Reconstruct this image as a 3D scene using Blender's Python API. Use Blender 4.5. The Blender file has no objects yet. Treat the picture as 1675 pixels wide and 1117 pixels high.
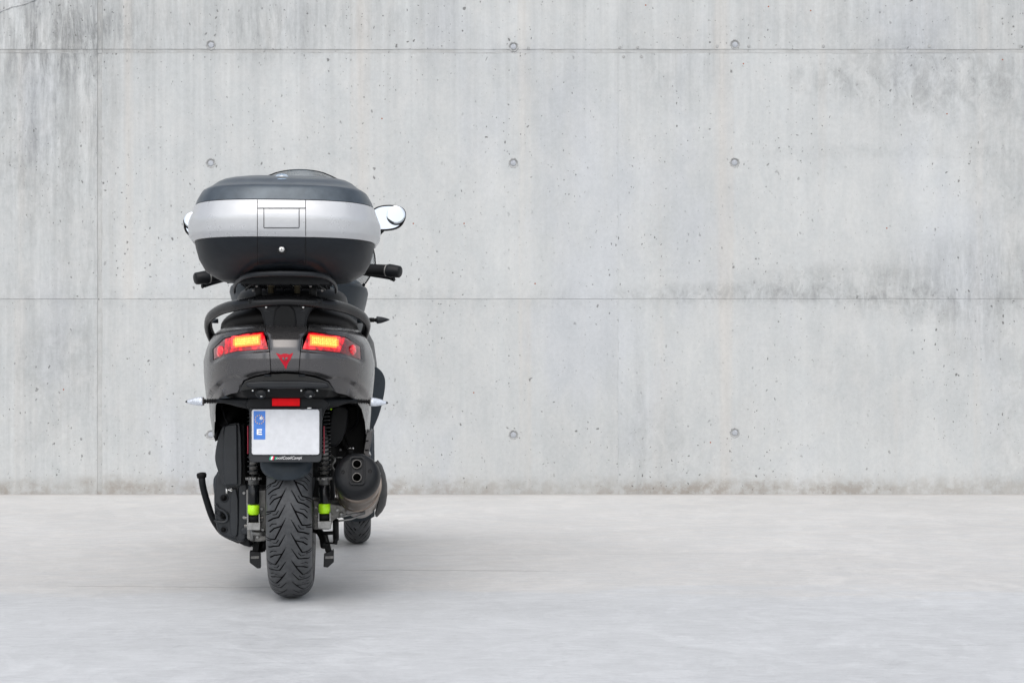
import bpy, bmesh, math, random
import numpy as np
from mathutils import Vector, Matrix

random.seed(7)
R = math.radians
sc = bpy.context.scene
COL = sc.collection

# ------------------------------------------------------------------ camera
F, CX, HOR, CAMH = 2385.0, 837.5, 627.0, 0.657      # lens in photo pixels, principal column, eye-level row, eye height (m)
cd = bpy.data.cameras.new("camera")
cam = bpy.data.objects.new("camera", cd)
COL.objects.link(cam)
cam.location = (0, 0, CAMH)
cam.rotation_euler = (R(90), 0, 0)
cd.sensor_width = 36
cd.lens = 36 * F / 1675
cd.shift_y = (HOR - 558.5) / 1675
cd.clip_end = 2000
sc.camera = cam

# ------------------------------------------------------------------ sky, sun, exposure
SUN_EL, SUN_AZ = 54, 186          # azimuth clockwise from +Y: behind the camera, a little to the left
w = bpy.data.worlds.new("World")
sc.world = w
w.use_nodes = True
wn = w.node_tree
wn.nodes.clear()
sky = wn.nodes.new('ShaderNodeTexSky')
sky.sky_type = 'NISHITA'
sky.sun_disc = False
sky.sun_elevation = R(SUN_EL)
sky.sun_rotation = R(SUN_AZ)
sky.air_density = 1.0
sky.dust_density = 3.0
hs = wn.nodes.new('ShaderNodeHueSaturation')
hs.inputs['Saturation'].default_value = 0.46
bg = wn.nodes.new('ShaderNodeBackground')
bg.inputs['Strength'].default_value = 0.15
wo = wn.nodes.new('ShaderNodeOutputWorld')
wn.links.new(sky.outputs[0], hs.inputs['Color'])
wn.links.new(hs.outputs[0], bg.inputs['Color'])
wn.links.new(bg.outputs[0], wo.inputs['Surface'])

sd = bpy.data.lights.new("sun", 'SUN')
sd.energy = 1.0
sd.angle = R(110)
sd.color = (1.0, 0.985, 0.965)
sun = bpy.data.objects.new("sun", sd)
COL.objects.link(sun)
az, el = R(SUN_AZ), R(SUN_EL)
sdir = Vector((math.sin(az) * math.cos(el), math.cos(az) * math.cos(el), math.sin(el)))
sun.rotation_euler = sdir.to_track_quat('Z', 'Y').to_euler()
sun.location = (0, -3, 8)
sc.view_settings.view_transform = 'Standard'
sc.view_settings.look = 'None'
sc.view_settings.exposure = 0.31
sc.view_settings.gamma = 1
sc.view_settings.use_curve_mapping = False

# ------------------------------------------------------------------ small helpers
YAW = math.atan2(0.164, 1.5)
SN, CS = math.sin(YAW), math.cos(YAW)
OX, OY = -0.684, 4.5               # where the rear tyre touches the ground


def P(px, py, k):
    """photo pixel -> point in the scooter's own frame, k metres ahead of its rear axle"""
    dx, dz = (px - CX) / F, (HOR - py) / F
    t = (k + (-OX * SN + OY * CS)) / (-dx * SN + CS)
    wx, wy = t * dx - OX, t - OY
    return Vector((wx * CS + wy * SN, k, CAMH + t * dz))


def PROJ(x, y, z):
    wx = OX + x * CS - y * SN
    wy = OY + x * SN + y * CS
    return CX + F * wx / wy, HOR - F * (z - CAMH) / wy


def obj(name, me, mat=None, parent=None, smooth=True):
    o = bpy.data.objects.new(name, me)
    COL.objects.link(o)
    if mat is not None:
        for m in (mat if isinstance(mat, (list, tuple)) else [mat]):
            me.materials.append(m)
    if parent is not None:
        o.parent = parent
    if smooth:
        me.polygons.foreach_set('use_smooth', [True] * len(me.polygons))
    return o


def mesh(name, vs, fs):
    me = bpy.data.meshes.new(name)
    me.from_pydata([tuple(v) for v in vs], [], fs)
    me.update()
    return me


def fixn(me):
    bm = bmesh.new()
    bm.from_mesh(me)
    bmesh.ops.remove_doubles(bm, verts=bm.verts, dist=1e-6)
    bmesh.ops.recalc_face_normals(bm, faces=bm.faces)
    bm.to_mesh(me)
    bm.free()
    return me


def apply_mods(o):
    bpy.context.view_layer.update()
    dg = bpy.context.evaluated_depsgraph_get()
    me = bpy.data.meshes.new_from_object(o.evaluated_get(dg))
    old = o.data
    o.modifiers.clear()
    o.data = me
    bpy.data.meshes.remove(old)
    return o


def bevel(o, wd, seg=3, ang=35):
    b = o.modifiers.new('bevel', 'BEVEL')
    b.width = wd
    b.segments = seg
    b.limit_method = 'ANGLE'
    b.angle_limit = R(ang)
    b.harden_normals = True
    b.use_clamp_overlap = True
    return o


def solid(o, t, off=-1):
    s = o.modifiers.new('solidify', 'SOLIDIFY')
    s.thickness = t
    s.offset = off
    return o


def boolean(o, cutter, op='DIFFERENCE'):
    b = o.modifiers.new('bool', 'BOOLEAN')
    b.operation = op
    b.solver = 'EXACT'
    b.object = cutter
    apply_mods(o)


def kill(o):
    me = o.data
    bpy.data.objects.remove(o)
    bpy.data.meshes.remove(me)


def chaikin(pts, n=2, closed=True):
    pts = [Vector(p) for p in pts]
    for _ in range(n):
        q = []
        m = len(pts)
        if not closed:
            q.append(pts[0])
        for i in range(m if closed else m - 1):
            a, b = pts[i], pts[(i + 1) % m]
            q += [a.lerp(b, .25), a.lerp(b, .75)]
        if not closed:
            q.append(pts[-1])
        pts = q
    return pts


def cr(pts, n=6, closed=False):
    """Catmull-Rom through points"""
    pts = [Vector(p) for p in pts]
    m = len(pts)
    out = []
    for i in range(m if closed else m - 1):
        if closed:
            p0, p1, p2, p3 = pts[i - 1], pts[i], pts[(i + 1) % m], pts[(i + 2) % m]
        else:
            p0, p1, p2, p3 = pts[max(i - 1, 0)], pts[i], pts[i + 1], pts[min(i + 2, m - 1)]
        for j in range(n):
            t = j / n
            out.append(.5 * ((2 * p1) + (p2 - p0) * t + (2 * p0 - 5 * p1 + 4 * p2 - p3) * t * t + (3 * p1 - p0 - 3 * p2 + p3) * t ** 3))
    if not closed:
        out.append(pts[-1])
    return out


def grid_faces(n, m, cu, off=0):
    """n rings of m points"""
    fs = []
    for i in range(n - 1):
        for j in range(m if cu else m - 1):
            a, b = i * m + j, i * m + (j + 1) % m
            fs.append((off + a, off + b, off + b + m, off + a + m))
    return fs


def loft(rings, cap=True, closed=True):
    n, m = len(rings), len(rings[0])
    vs = [v for r in rings for v in r]
    fs = grid_faces(n, m, closed)
    if cap:
        fs.append(tuple(range(m))[::-1])
        fs.append(tuple((n - 1) * m + j for j in range(m)))
    return vs, fs


class MB:
    """collects pieces that belong to one part"""
    def __init__(s):
        s.v, s.f = [], []

    def add(s, vf):
        o = len(s.v)
        s.v += [Vector(v) for v in vf[0]]
        s.f += [tuple(i + o for i in f) for f in vf[1]]
        return s

    def build(s, name, mat, parent, smooth=True, bev=0, seg=2):
        me = fixn(mesh(name, s.v, s.f))
        o = obj(name, me, mat, parent, smooth)
        if bev:
            bevel(o, bev, seg)
        return o


def frame(d):
    d = Vector(d).normalized()
    up = Vector((0, 0, 1)) if abs(d.z) < .95 else Vector((0, 1, 0))
    a = d.cross(up).normalized()
    return a, a.cross(d).normalized(), d


def tube(path, r, n=14, flat=1.0, up=None, cap=True):
    """r: number or list; flat: b/a ratio along the frame's second axis"""
    path = [Vector(p) for p in path]
    rs = r if isinstance(r, (list, tuple)) else [r] * len(path)
    rings = []
    pa = None
    for i, p in enumerate(path):
        d = path[min(i + 1, len(path) - 1)] - path[max(i - 1, 0)]
        a, b, d = frame(d)
        if up is not None:
            b = (Vector(up) - d * Vector(up).dot(d)).normalized()
            a = d.cross(b)
        elif pa is not None:
            a = (pa - d * pa.dot(d)).normalized()
            b = a.cross(d)
        pa = a
        rings.append([p + a * rs[i] * math.cos(2 * math.pi * j / n) + b * rs[i] * flat * math.sin(2 * math.pi * j / n) for j in range(n)])
    return loft(rings, cap)


def lathe(prof, o, d, n=32, sa=1, sb=1, cap=True, ref=None):
    """prof: list of (distance along d, radius)"""
    a, b, d = frame(d)
    if ref is not None:
        b = (Vector(ref) - d * Vector(ref).dot(d)).normalized()
        a = d.cross(b)
    o = Vector(o)
    rings = [[o + d * t + a * r * sa * math.cos(2 * math.pi * j / n) + b * r * sb * math.sin(2 * math.pi * j / n) for j in range(n)] for t, r in prof]
    return loft(rings, cap)


def box(c, s, rot=None):
    c = Vector(c)
    vs = []
    for z in (-1, 1):
        for x, y in ((-1, -1), (1, -1), (1, 1), (-1, 1)):
            v = Vector((x * s[0] / 2, y * s[1] / 2, z * s[2] / 2))
            if rot is not None:
                v = rot @ v
            vs.append(c + v)
    return vs, [(3, 2, 1, 0), (4, 5, 6, 7), (0, 1, 5, 4), (1, 2, 6, 5), (2, 3, 7, 6), (3, 0, 4, 7)]


def prism(pts_a, pts_b):
    n = len(pts_a)
    return list(pts_a) + list(pts_b), [tuple(range(n))] + [tuple(range(n, 2 * n))[::-1]] + [(i, n + i, n + (i + 1) % n, (i + 1) % n) for i in range(n)]


def pxprism(px, k0, k1, sm=0, shrink=0.0, tk=None):
    """outline given in photo pixels, solid from k0 to k1 (same real size at both ends)"""
    if sm:
        px = [(p.x, p.y) for p in chaikin([(a, b, 0) for a, b in px], sm)]
    A = [P(x, y, k0) for x, y in px]
    c = sum(A, Vector()) / len(A)
    B = []
    for p in A:
        q = c + (p - c) * (1 - shrink)
        B.append(Vector((q.x, k1, q.z)))
    return prism(A, B)


def torus(o, d, r, t, n=28, m=8):
    a, b, d = frame(d)
    o = Vector(o)
    rings = []
    for i in range(n):
        u = 2 * math.pi * i / n
        c = a * math.cos(u) + b * math.sin(u)
        rings.append([o + c * (r + t * math.cos(2 * math.pi * j / m)) + d * t * math.sin(2 * math.pi * j / m) for j in range(m)])
    rings.append(rings[0])
    return loft(rings, False)


# ------------------------------------------------------------------ materials
def N(nt, typ, ins=None, **props):
    n = nt.nodes.new(typ)
    for k, v in props.items():
        setattr(n, k, v)
    for k, v in (ins or {}).items():
        s = n.inputs[k]
        if isinstance(v, bpy.types.NodeSocket):
            nt.links.new(v, s)
        else:
            s.default_value = v
    return n


def M_(nt, op, a, b=None, c=None, clamp=False):
    n = nt.nodes.new('ShaderNodeMath')
    n.operation = op
    n.use_clamp = clamp
    for i, v in enumerate((a, b, c)):
        if v is None:
            continue
        if isinstance(v, bpy.types.NodeSocket):
            nt.links.new(v, n.inputs[i])
        else:
            n.inputs[i].default_value = v
    return n.outputs[0]


def MR(nt, v, a, b, c=0, d=1, smooth=True):
    n = nt.nodes.new('ShaderNodeMapRange')
    n.interpolation_type = 'SMOOTHSTEP' if smooth else 'LINEAR'
    nt.links.new(v, n.inputs[0])
    for i, x in enumerate((a, b, c, d)):
        n.inputs[i + 1].default_value = x
    return n.outputs[0]


def MIX(nt, f, a, b, typ='MIX'):
    n = nt.nodes.new('ShaderNodeMix')
    n.data_type = 'RGBA'
    n.blend_type = typ
    for s, v in ((n.inputs[0], f), (n.inputs[6], a), (n.inputs[7], b)):
        if isinstance(v, bpy.types.NodeSocket):
            nt.links.new(v, s)
        else:
            s.default_value = v if not isinstance(v, tuple) or len(v) == 4 else (*v, 1)
    return n.outputs[2]


def noise(nt, vec, scale, detail=4, rough=.55, dist=0.0):
    n = N(nt, 'ShaderNodeTexNoise', {'Vector': vec, 'Scale': scale, 'Detail': detail, 'Roughness': rough, 'Distortion': dist})
    return n.outputs[0]


def mapping(nt, vec, scale=(1, 1, 1), loc=(0, 0, 0)):
    return N(nt, 'ShaderNodeMapping', {'Vector': vec, 'Scale': scale, 'Location': loc}).outputs[0]


def newmat(name):
    m = bpy.data.materials.new(name)
    m.use_nodes = True
    nt = m.node_tree
    nt.nodes.clear()
    out = nt.nodes.new('ShaderNodeOutputMaterial')
    b = nt.nodes.new('ShaderNodeBsdfPrincipled')
    nt.links.new(b.outputs[0], out.inputs[0])
    return m, nt, b


def mat(name, col, rough=.5, metal=0, var=.12, nsc=30, grain=0, gsc=900, coat=0, dust=0, emit=None, es=0, trans=0, ior=1.45, spec=.5, rvar=.1):
    m, nt, b = newmat(name)
    tc = nt.nodes.new('ShaderNodeTexCoord').outputs['Object']
    n1 = noise(nt, tc, nsc, 5, .6)
    base = MIX(nt, MR(nt, n1, .3, .7), tuple(c * (1 - var) for c in col), tuple(min(1, c * (1 + var)) for c in col))
    if dust:
        n2 = noise(nt, tc, 9, 7, .7)
        g = nt.nodes.new('ShaderNodeNewGeometry')
        sx = N(nt, 'ShaderNodeSeparateXYZ', {'Vector': g.outputs['Normal']}).outputs[2]
        f = M_(nt, 'MULTIPLY', MR(nt, n2, .4, .75), M_(nt, 'MULTIPLY_ADD', MR(nt, sx, 0, 1), .7, .3))
        base = MIX(nt, M_(nt, 'MULTIPLY', f, dust), base, (.30, .28, .25, 1))
    nt.links.new(base, b.inputs['Base Color'])
    nt.links.new(M_(nt, 'ADD', rough, M_(nt, 'MULTIPLY', M_(nt, 'SUBTRACT', noise(nt, tc, 14, 6, .65), .5), rvar * 2), clamp=True), b.inputs['Roughness'])
    b.inputs['Metallic'].default_value = metal
    b.inputs['Coat Weight'].default_value = coat
    b.inputs['Coat Roughness'].default_value = .15
    b.inputs['IOR'].default_value = ior
    b.inputs['Specular IOR Level'].default_value = spec
    b.inputs['Transmission Weight'].default_value = trans
    if emit:
        b.inputs['Emission Color'].default_value = (*emit, 1)
        b.inputs['Emission Strength'].default_value = es
    if grain:
        bp = N(nt, 'ShaderNodeBump', {'Height': noise(nt, tc, gsc, 2, .5), 'Strength': grain, 'Distance': .0006})
        nt.links.new(bp.outputs[0], b.inputs['Normal'])
    return m


MT = dict(
    lid=mat('lid_satin_grey', (.075, .092, .108), .33, .4, grain=.12),
    silver=mat('silver_paint', (.53, .54, .55), .28, .32, var=.02, rvar=.03),
    casebk=mat('case_black_plastic', (.010, .013, .017), .46, 0, grain=.4, gsc=700, spec=.3),
    black=mat('black_plastic', (.006, .0070, .0085), .46, 0, dust=.025, grain=.25, spec=.28),
    casing=mat('satin_casing', (.016, .019, .023), .34, .1, dust=.04, spec=.5, grain=.15),
    deep=mat('deep_black_plastic', (.004, .0042, .0045), .6, spec=.3),  # even near-black for hidden parts, slots and gaps
    gloss=mat('black_gloss', (.005, .006, .007), .22, 0, coat=.15, spec=.35),
    rub=mat('rubber', (.005, .005, .0055), .6, dust=.01, spec=.25),
    body=mat('bronze_grey_paint', (.094, .091, .092), .26, .65, var=.05, nsc=6, grain=.02, gsc=2500, coat=.35),
    bodyd=mat('trim_dark_grey', (.014, .016, .019), .40, .05, dust=.02, spec=.35),
    fairing=mat('slate_fairing_plastic', (.022, .030, .038), .42, .05, dust=.03, spec=.35),
    seat=mat('seat_vinyl', (.006, .0055, .0055), .5, spec=.28, grain=.6, gsc=500),
    alu=mat('cast_aluminium', (.24, .24, .235), .42, .8, var=.2, nsc=60, dust=.3),
    alud=mat('dull_cast_aluminium', (.22, .215, .205), .50, .6, var=.25, nsc=50, dust=.4),
    steel=mat('bright_steel', (.65, .64, .62), .25, 1, var=.1),
    can=mat('stained_steel', (.27, .225, .19), .30, .95, var=.22, nsc=12, dust=.15),
    green=mat('neon_green', (.48, .90, .015), .35, 0, var=.03, emit=(.35, .8, 0), es=.0),
    red=mat('red_reflector', (.70, .001, .004), .4, 0, spec=.15, emit=(1, 0, .02), es=.10),  # faint emission added, so the unlit reflector glows a little
    redfilm=mat('red_vinyl', (.45, .004, .02), .45, 0, spec=.3),
    pink=mat('red_edge_plastic', (.26, .01, .03), .4),
    lens=mat('clear_lens', (.62, .66, .72), .12, .25, coat=.6, var=.2, nsc=160),
    bolt=mat('zinc_bolt', (.8, .8, .78), .3, .7),
    white=mat('plate_white', (.56, .575, .60), .38, 0, var=.05, nsc=60, coat=.15),
    blue=mat('plate_blue', (.035, .16, .52), .4, 0),
    star=mat('plate_yellow', (.75, .42, .10), .4),
    whitep=mat('print_white', (.8, .8, .8), .4),
    flagg=mat('print_green', (.0, .32, .17), .4),
    flagr=mat('print_red', (.65, .01, .06), .4),
    badge=mat('badge_blue', (.42, .60, .82), .15, .6),
    mirror=mat('mirror_glass', (.50, .54, .58), .02, 1, var=.01, rvar=.01),
)


def glass_mat():
    m, nt, b = newmat('tinted_windscreen')
    b.inputs['Base Color'].default_value = (.10, .13, .15, 1)
    b.inputs['Roughness'].default_value = .03
    b.inputs['Alpha'].default_value = .42
    b.inputs['Coat Weight'].default_value = .5
    tc = nt.nodes.new('ShaderNodeTexCoord').outputs['Object']
    nt.links.new(MR(nt, noise(nt, tc, 8, 3), .3, .7, .40, .46), b.inputs['Alpha'])
    return m


MT['glass'] = glass_mat()


def lens_mat(name, col, emit, es, ridge=600):
    m, nt, b = newmat(name)
    tc = nt.nodes.new('ShaderNodeTexCoord').outputs['Object']
    wv = N(nt, 'ShaderNodeTexWave', {'Vector': tc, 'Scale': ridge / 6.28, 'Distortion': .4}, wave_type='BANDS', bands_direction='X').outputs[1]
    n1 = noise(nt, tc, 60, 3)
    f = M_(nt, 'MULTIPLY', MR(nt, wv, 0, 1, .75, 1.1), MR(nt, n1, .35, .65, .35, 1.25))
    nt.links.new(MIX(nt, f, (0, 0, 0, 1), (*col, 1)), b.inputs['Base Color'])
    b.inputs['Roughness'].default_value = .12
    b.inputs['Coat Weight'].default_value = .8
    b.inputs['Coat Roughness'].default_value = .05
    b.inputs['Emission Color'].default_value = (*emit, 1)
    nt.links.new(M_(nt, 'MULTIPLY', f, es), b.inputs['Emission Strength'])
    bp = N(nt, 'ShaderNodeBump', {'Height': wv, 'Strength': .25, 'Distance': .001})
    nt.links.new(bp.outputs[0], b.inputs['Normal'])
    return m


MT['lit'] = lens_mat('lit_red_lens', (.24, .002, .004), (1, .001, .012), .62)
MT['hot'] = lens_mat('led_glow_red', (.5, .01, .01), (1, .03, .03), 1.4, 1500)  # emission for the painted red glow around the LEDs
MT['dim'] = lens_mat('dim_red_lens', (.14, .003, .006), (1, .0, .03), .05, 900)
MT['halo'] = lens_mat('round_red_reflector', (.6, .008, .015), (1, .01, .03), .40, 900)  # own emission paints the round halo in the outer lens


def led_mat():
    m, nt, b = newmat('led_cell')
    tc = nt.nodes.new('ShaderNodeTexCoord').outputs['Object']
    n1 = noise(nt, tc, 260, 3)
    nt.links.new(MIX(nt, MR(nt, n1, .38, .60), (1, .30, .025, 1), (1, .60, .10, 1)), b.inputs['Emission Color'])
    b.inputs['Base Color'].default_value = (.6, .2, .05, 1)
    b.inputs['Emission Strength'].default_value = 1.5
    return m


MT['led'] = led_mat()
MT['lededge'] = mat('led_outer_cell', (.5, .1, .03), .4, emit=(1, .22, .03), es=1.5)


def tyre_mat():
    m, nt, b = newmat('worn_tread_rubber')
    tc = nt.nodes.new('ShaderNodeTexCoord').outputs['Object']
    n1 = noise(nt, tc, 40, 8, .75)
    n2 = noise(nt, tc, 350, 3, .7)
    c = MIX(nt, MR(nt, n1, .3, .72), (.034, .036, .039, 1), (.070, .073, .077, 1))
    c = MIX(nt, MR(nt, n2, .62, .74, 0, .5), c, (.16, .155, .15, 1))
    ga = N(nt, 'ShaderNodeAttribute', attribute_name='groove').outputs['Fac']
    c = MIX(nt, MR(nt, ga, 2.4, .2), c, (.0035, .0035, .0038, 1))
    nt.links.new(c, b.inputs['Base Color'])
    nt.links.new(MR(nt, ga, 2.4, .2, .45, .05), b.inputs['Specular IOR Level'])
    b.inputs['Roughness'].default_value = .50
    bp = N(nt, 'ShaderNodeBump', {'Height': n2, 'Strength': .5, 'Distance': .0006})
    nt.links.new(bp.outputs[0], b.inputs['Normal'])
    return m


MT['tread'] = tyre_mat()
MT['groove'] = mat('groove_rubber', (.0035, .0035, .0038), .8, spec=.1)


def wallpx(px, py):
    return (px - CX) / 275.4, CAMH + (HOR - py) / 275.4


def wall_mat(strip=False):
    m, nt, b = newmat('joint_concrete' if strip else 'cast_concrete')
    pos = nt.nodes.new('ShaderNodeNewGeometry').outputs['Position']
    oi = nt.nodes.new('ShaderNodeObjectInfo').outputs['Random']
    sx = N(nt, 'ShaderNodeSeparateXYZ', {'Vector': pos})
    X, Z = sx.outputs[0], sx.outputs[2]
    p2 = N(nt, 'ShaderNodeCombineXYZ', {'X': X, 'Y': Z, 'Z': M_(nt, 'MULTIPLY', oi, .4)}).outputs[0]
    big = noise(nt, p2, .9, 5, .6, .4)
    mid = noise(nt, mapping(nt, p2, (3.2, 1.6, 1)), 2.2, 9, .72, .5)
    fine = noise(nt, p2, 42, 8, .75)
    vfine = noise(nt, mapping(nt, p2, (1, .35, 1)), 190, 3, .7)
    streak = noise(nt, mapping(nt, p2, (11, .45, 1)), 1.0, 6, .62)
    streak2 = noise(nt, mapping(nt, p2, (40, .9, 1), (3, 5, 0)), 1.0, 4, .6)
    board = noise(nt, mapping(nt, p2, (5.5, .05, 1), (9, 0, 0)), 1.0, 1, .5)
    # brightness
    v = M_(nt, 'ADD', 1.0, M_(nt, 'MULTIPLY', M_(nt, 'SUBTRACT', big, .5), .24))
    v = M_(nt, 'ADD', v, M_(nt, 'MULTIPLY', M_(nt, 'SUBTRACT', mid, .5), .24))
    v = M_(nt, 'ADD', v, M_(nt, 'MULTIPLY', M_(nt, 'SUBTRACT', fine, .5), .30))
    v = M_(nt, 'ADD', v, M_(nt, 'MULTIPLY', M_(nt, 'SUBTRACT', vfine, .5), .12))
    v = M_(nt, 'ADD', v, M_(nt, 'MULTIPLY', M_(nt, 'SUBTRACT', board, .5), .10))
    topm = M_(nt, 'ADD', .35, MR(nt, Z, 1.6, 3.0, 0, .9))
    leftm = MR(nt, X, -1.0, -2.9, 0, .8)
    amt = M_(nt, 'ADD', topm, leftm)
    v = M_(nt, 'ADD', v, M_(nt, 'MULTIPLY', M_(nt, 'MULTIPLY', M_(nt, 'SUBTRACT', streak, .55), .28), amt))
    v = M_(nt, 'ADD', v, M_(nt, 'MULTIPLY', M_(nt, 'MULTIPLY', M_(nt, 'SUBTRACT', streak2, .5), .20), amt))
    # stains that stay where they are: px, py, radius x, radius y, strength
    blot = MR(nt, noise(nt, mapping(nt, p2, (1.7, 1, 1), (2, 1, 0)), 7.0, 9, .78, .6), .36, .66)
    blotv = MR(nt, noise(nt, mapping(nt, p2, (3, .5, 1), (4, 7, 0)), 6.0, 9, .8, .4), .34, .66)
    tot = None
    for px, py, rx, ry, s, vert in ((60, 50, 150, 75, .34, 1), (330, 35, 260, 50, .20, 1), (90, 170, 90, 120, .24, 1), (40, 270, 80, 90, .22, 0), (420, 60, 60, 55, .14, 1),
                                    (1500, 125, 150, 45, .26, 0), (1560, 165, 120, 60, .18, 0), (1400, 45, 160, 40, .14, 0), (1120, 115, 70, 60, .17, 1),
                                    (1560, 455, 110, 55, .30, 1), (1390, 462, 140, 26, .30, 0), (1590, 540, 50, 45, .24, 1), (1200, 478, 150, 14, .26, 0),
                                    (1480, 500, 80, 25, .26, 0), (1650, 330, 60, 130, .14, 0), (100, 590, 60, 60, .20, 0), (60, 700, 120, 40, .13, 0),
                                    (680, 670, 60, 14, .16, 0), (1665, 700, 40, 180, .18, 0), (1080, 740, 60, 60, .12, 0), (1350, 130, 50, 22, .2, 0), (1046, 700, 9, 150, .2, 1),
                                    (150, 420, 14, 500, .16, 1), (840, 110, 30, 40, .12, 1), (520, 40, 100, 60, .12, 1), (1190, 640, 200, 120, .05, 0), (70, 330, 85, 330, .16, 1), (1670, 200, 60, 300, .12, 1),
                                    (1480, 640, 120, 80, .07, 0), (1600, 60, 160, 80, .10, 1), (1480, 250, 220, 10, .12, 0), (700, 30, 50, 60, .12, 1)):
        x, z = wallpx(px, py)
        dx = M_(nt, 'MULTIPLY', M_(nt, 'SUBTRACT', X, x), 275.4 / rx)
        dz = M_(nt, 'MULTIPLY', M_(nt, 'SUBTRACT', Z, z), 275.4 / ry)
        d = M_(nt, 'ADD', M_(nt, 'MULTIPLY', dx, dx), M_(nt, 'MULTIPLY', dz, dz))
        g = M_(nt, 'MULTIPLY', MR(nt, d, 2.6, 0.0, 0, s * .70), blotv if vert else blot)
        tot = g if tot is None else M_(nt, 'ADD', tot, g)
    v = M_(nt, 'SUBTRACT', v, tot)
    v = M_(nt, 'ADD', v, M_(nt, 'MULTIPLY', M_(nt, 'SUBTRACT', oi, .5), .05))
    # dirt washed out along the construction joint, both sides
    _, zj = wallpx(0, 489)
    jd = M_(nt, 'ABSOLUTE', M_(nt, 'SUBTRACT', Z, zj))
    v = M_(nt, 'SUBTRACT', v, M_(nt, 'MULTIPLY', MR(nt, jd, .10, 0, 0, .10), blot))
    # air holes
    pv = N(nt, 'ShaderNodeVectorMath', {0: mapping(nt, p2, (1, .8, 1)), 1: N(nt, 'ShaderNodeVectorMath', {0: N(nt, 'ShaderNodeTexNoise', {'Vector': p2, 'Scale': 30.0}).outputs[1], 1: (.03, .03, 0)}, operation='MULTIPLY').outputs[0]}, operation='ADD').outputs[0]
    pits = None
    for scl, r0, thr in ((7.5, .058, .30), (15, .080, .45), (31, .10, .55)):
        vo = N(nt, 'ShaderNodeTexVoronoi', {'Vector': pv, 'Scale': scl}, feature='F1', voronoi_dimensions='2D')
        sep = N(nt, 'ShaderNodeSeparateColor', {'Color': vo.outputs['Color']})
        rr = M_(nt, 'MULTIPLY', MR(nt, sep.outputs[0], thr, 1.0, 0, 1, False), r0)
        q = M_(nt, 'SUBTRACT', rr, vo.outputs['Distance'])
        q = MR(nt, q, 0, .016, 0, 1)
        pits = q if pits is None else M_(nt, 'MAXIMUM', pits, q)
    pits = M_(nt, 'MULTIPLY', pits, MR(nt, noise(nt, p2, 2.3, 3), .38, .62, .25, 1))
    col = MIX(nt, MR(nt, mid, .35, .7), (.486, .503, .502, 1), (.504, .512, .504, 1))
    warm = MR(nt, noise(nt, mapping(nt, p2, (6, .12, 1), (1, 3, 0)), 1.0, 3), .58, .75, 0, .5)
    col = MIX(nt, warm, col, (.540, .514, .478, 1))
    cool = MR(nt, noise(nt, mapping(nt, p2, (1.2, .5, 1), (6, 2, 0)), 1.3, 4), .5, .7, 0, .5)
    col = MIX(nt, cool, col, (.474, .497, .528, 1))
    vv = N(nt, 'ShaderNodeCombineColor', {'Red': v, 'Green': v, 'Blue': v}).outputs[0]
    col = MIX(nt, 1.0, col, vv, 'MULTIPLY')
    # brown splash line at the foot
    zz = M_(nt, 'ADD', Z, M_(nt, 'MULTIPLY', M_(nt, 'SUBTRACT', noise(nt, p2, 5, 8, .7), .5), .14))
    foot = M_(nt, 'MULTIPLY', MR(nt, zz, .13, .03), M_(nt, 'MULTIPLY', MR(nt, noise(nt, p2, 16, 6, .7), .35, .62, .25, 1), MR(nt, noise(nt, p2, 1.6, 5, .6), .35, .65, .45, 1)))
    col = MIX(nt, M_(nt, 'MULTIPLY', foot, .78), col, (.27, .24, .205, 1))
    rust = N(nt, 'ShaderNodeTexVoronoi', {'Vector': p2, 'Scale': 3.1}, feature='F1', voronoi_dimensions='2D')
    rs = M_(nt, 'MULTIPLY', MR(nt, rust.outputs['Distance'], .018, .010), MR(nt, N(nt, 'ShaderNodeSeparateColor', {'Color': rust.outputs['Color']}).outputs[1], .85, .87))
    col = MIX(nt, rs, col, (.30, .10, .05, 1))
    col = MIX(nt, M_(nt, 'MULTIPLY', pits, .72), col, (.085, .085, .08, 1))
    if strip:
        col = MIX(nt, MR(nt, noise(nt, p2, 9, 6, .7), .35, .65, .1, .5), col, (.34, .335, .32, 1))
    nt.links.new(col, b.inputs['Base Color'])
    b.inputs['Roughness'].default_value = .82
    b.inputs['Specular IOR Level'].default_value = .3
    h = M_(nt, 'SUBTRACT', M_(nt, 'ADD', M_(nt, 'MULTIPLY', mid, .6), M_(nt, 'MULTIPLY', fine, .35)), M_(nt, 'MULTIPLY', pits, 1.2))
    bp = N(nt, 'ShaderNodeBump', {'Height': h, 'Strength': .55, 'Distance': .004})
    nt.links.new(bp.outputs[0], b.inputs['Normal'])
    return m


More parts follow.
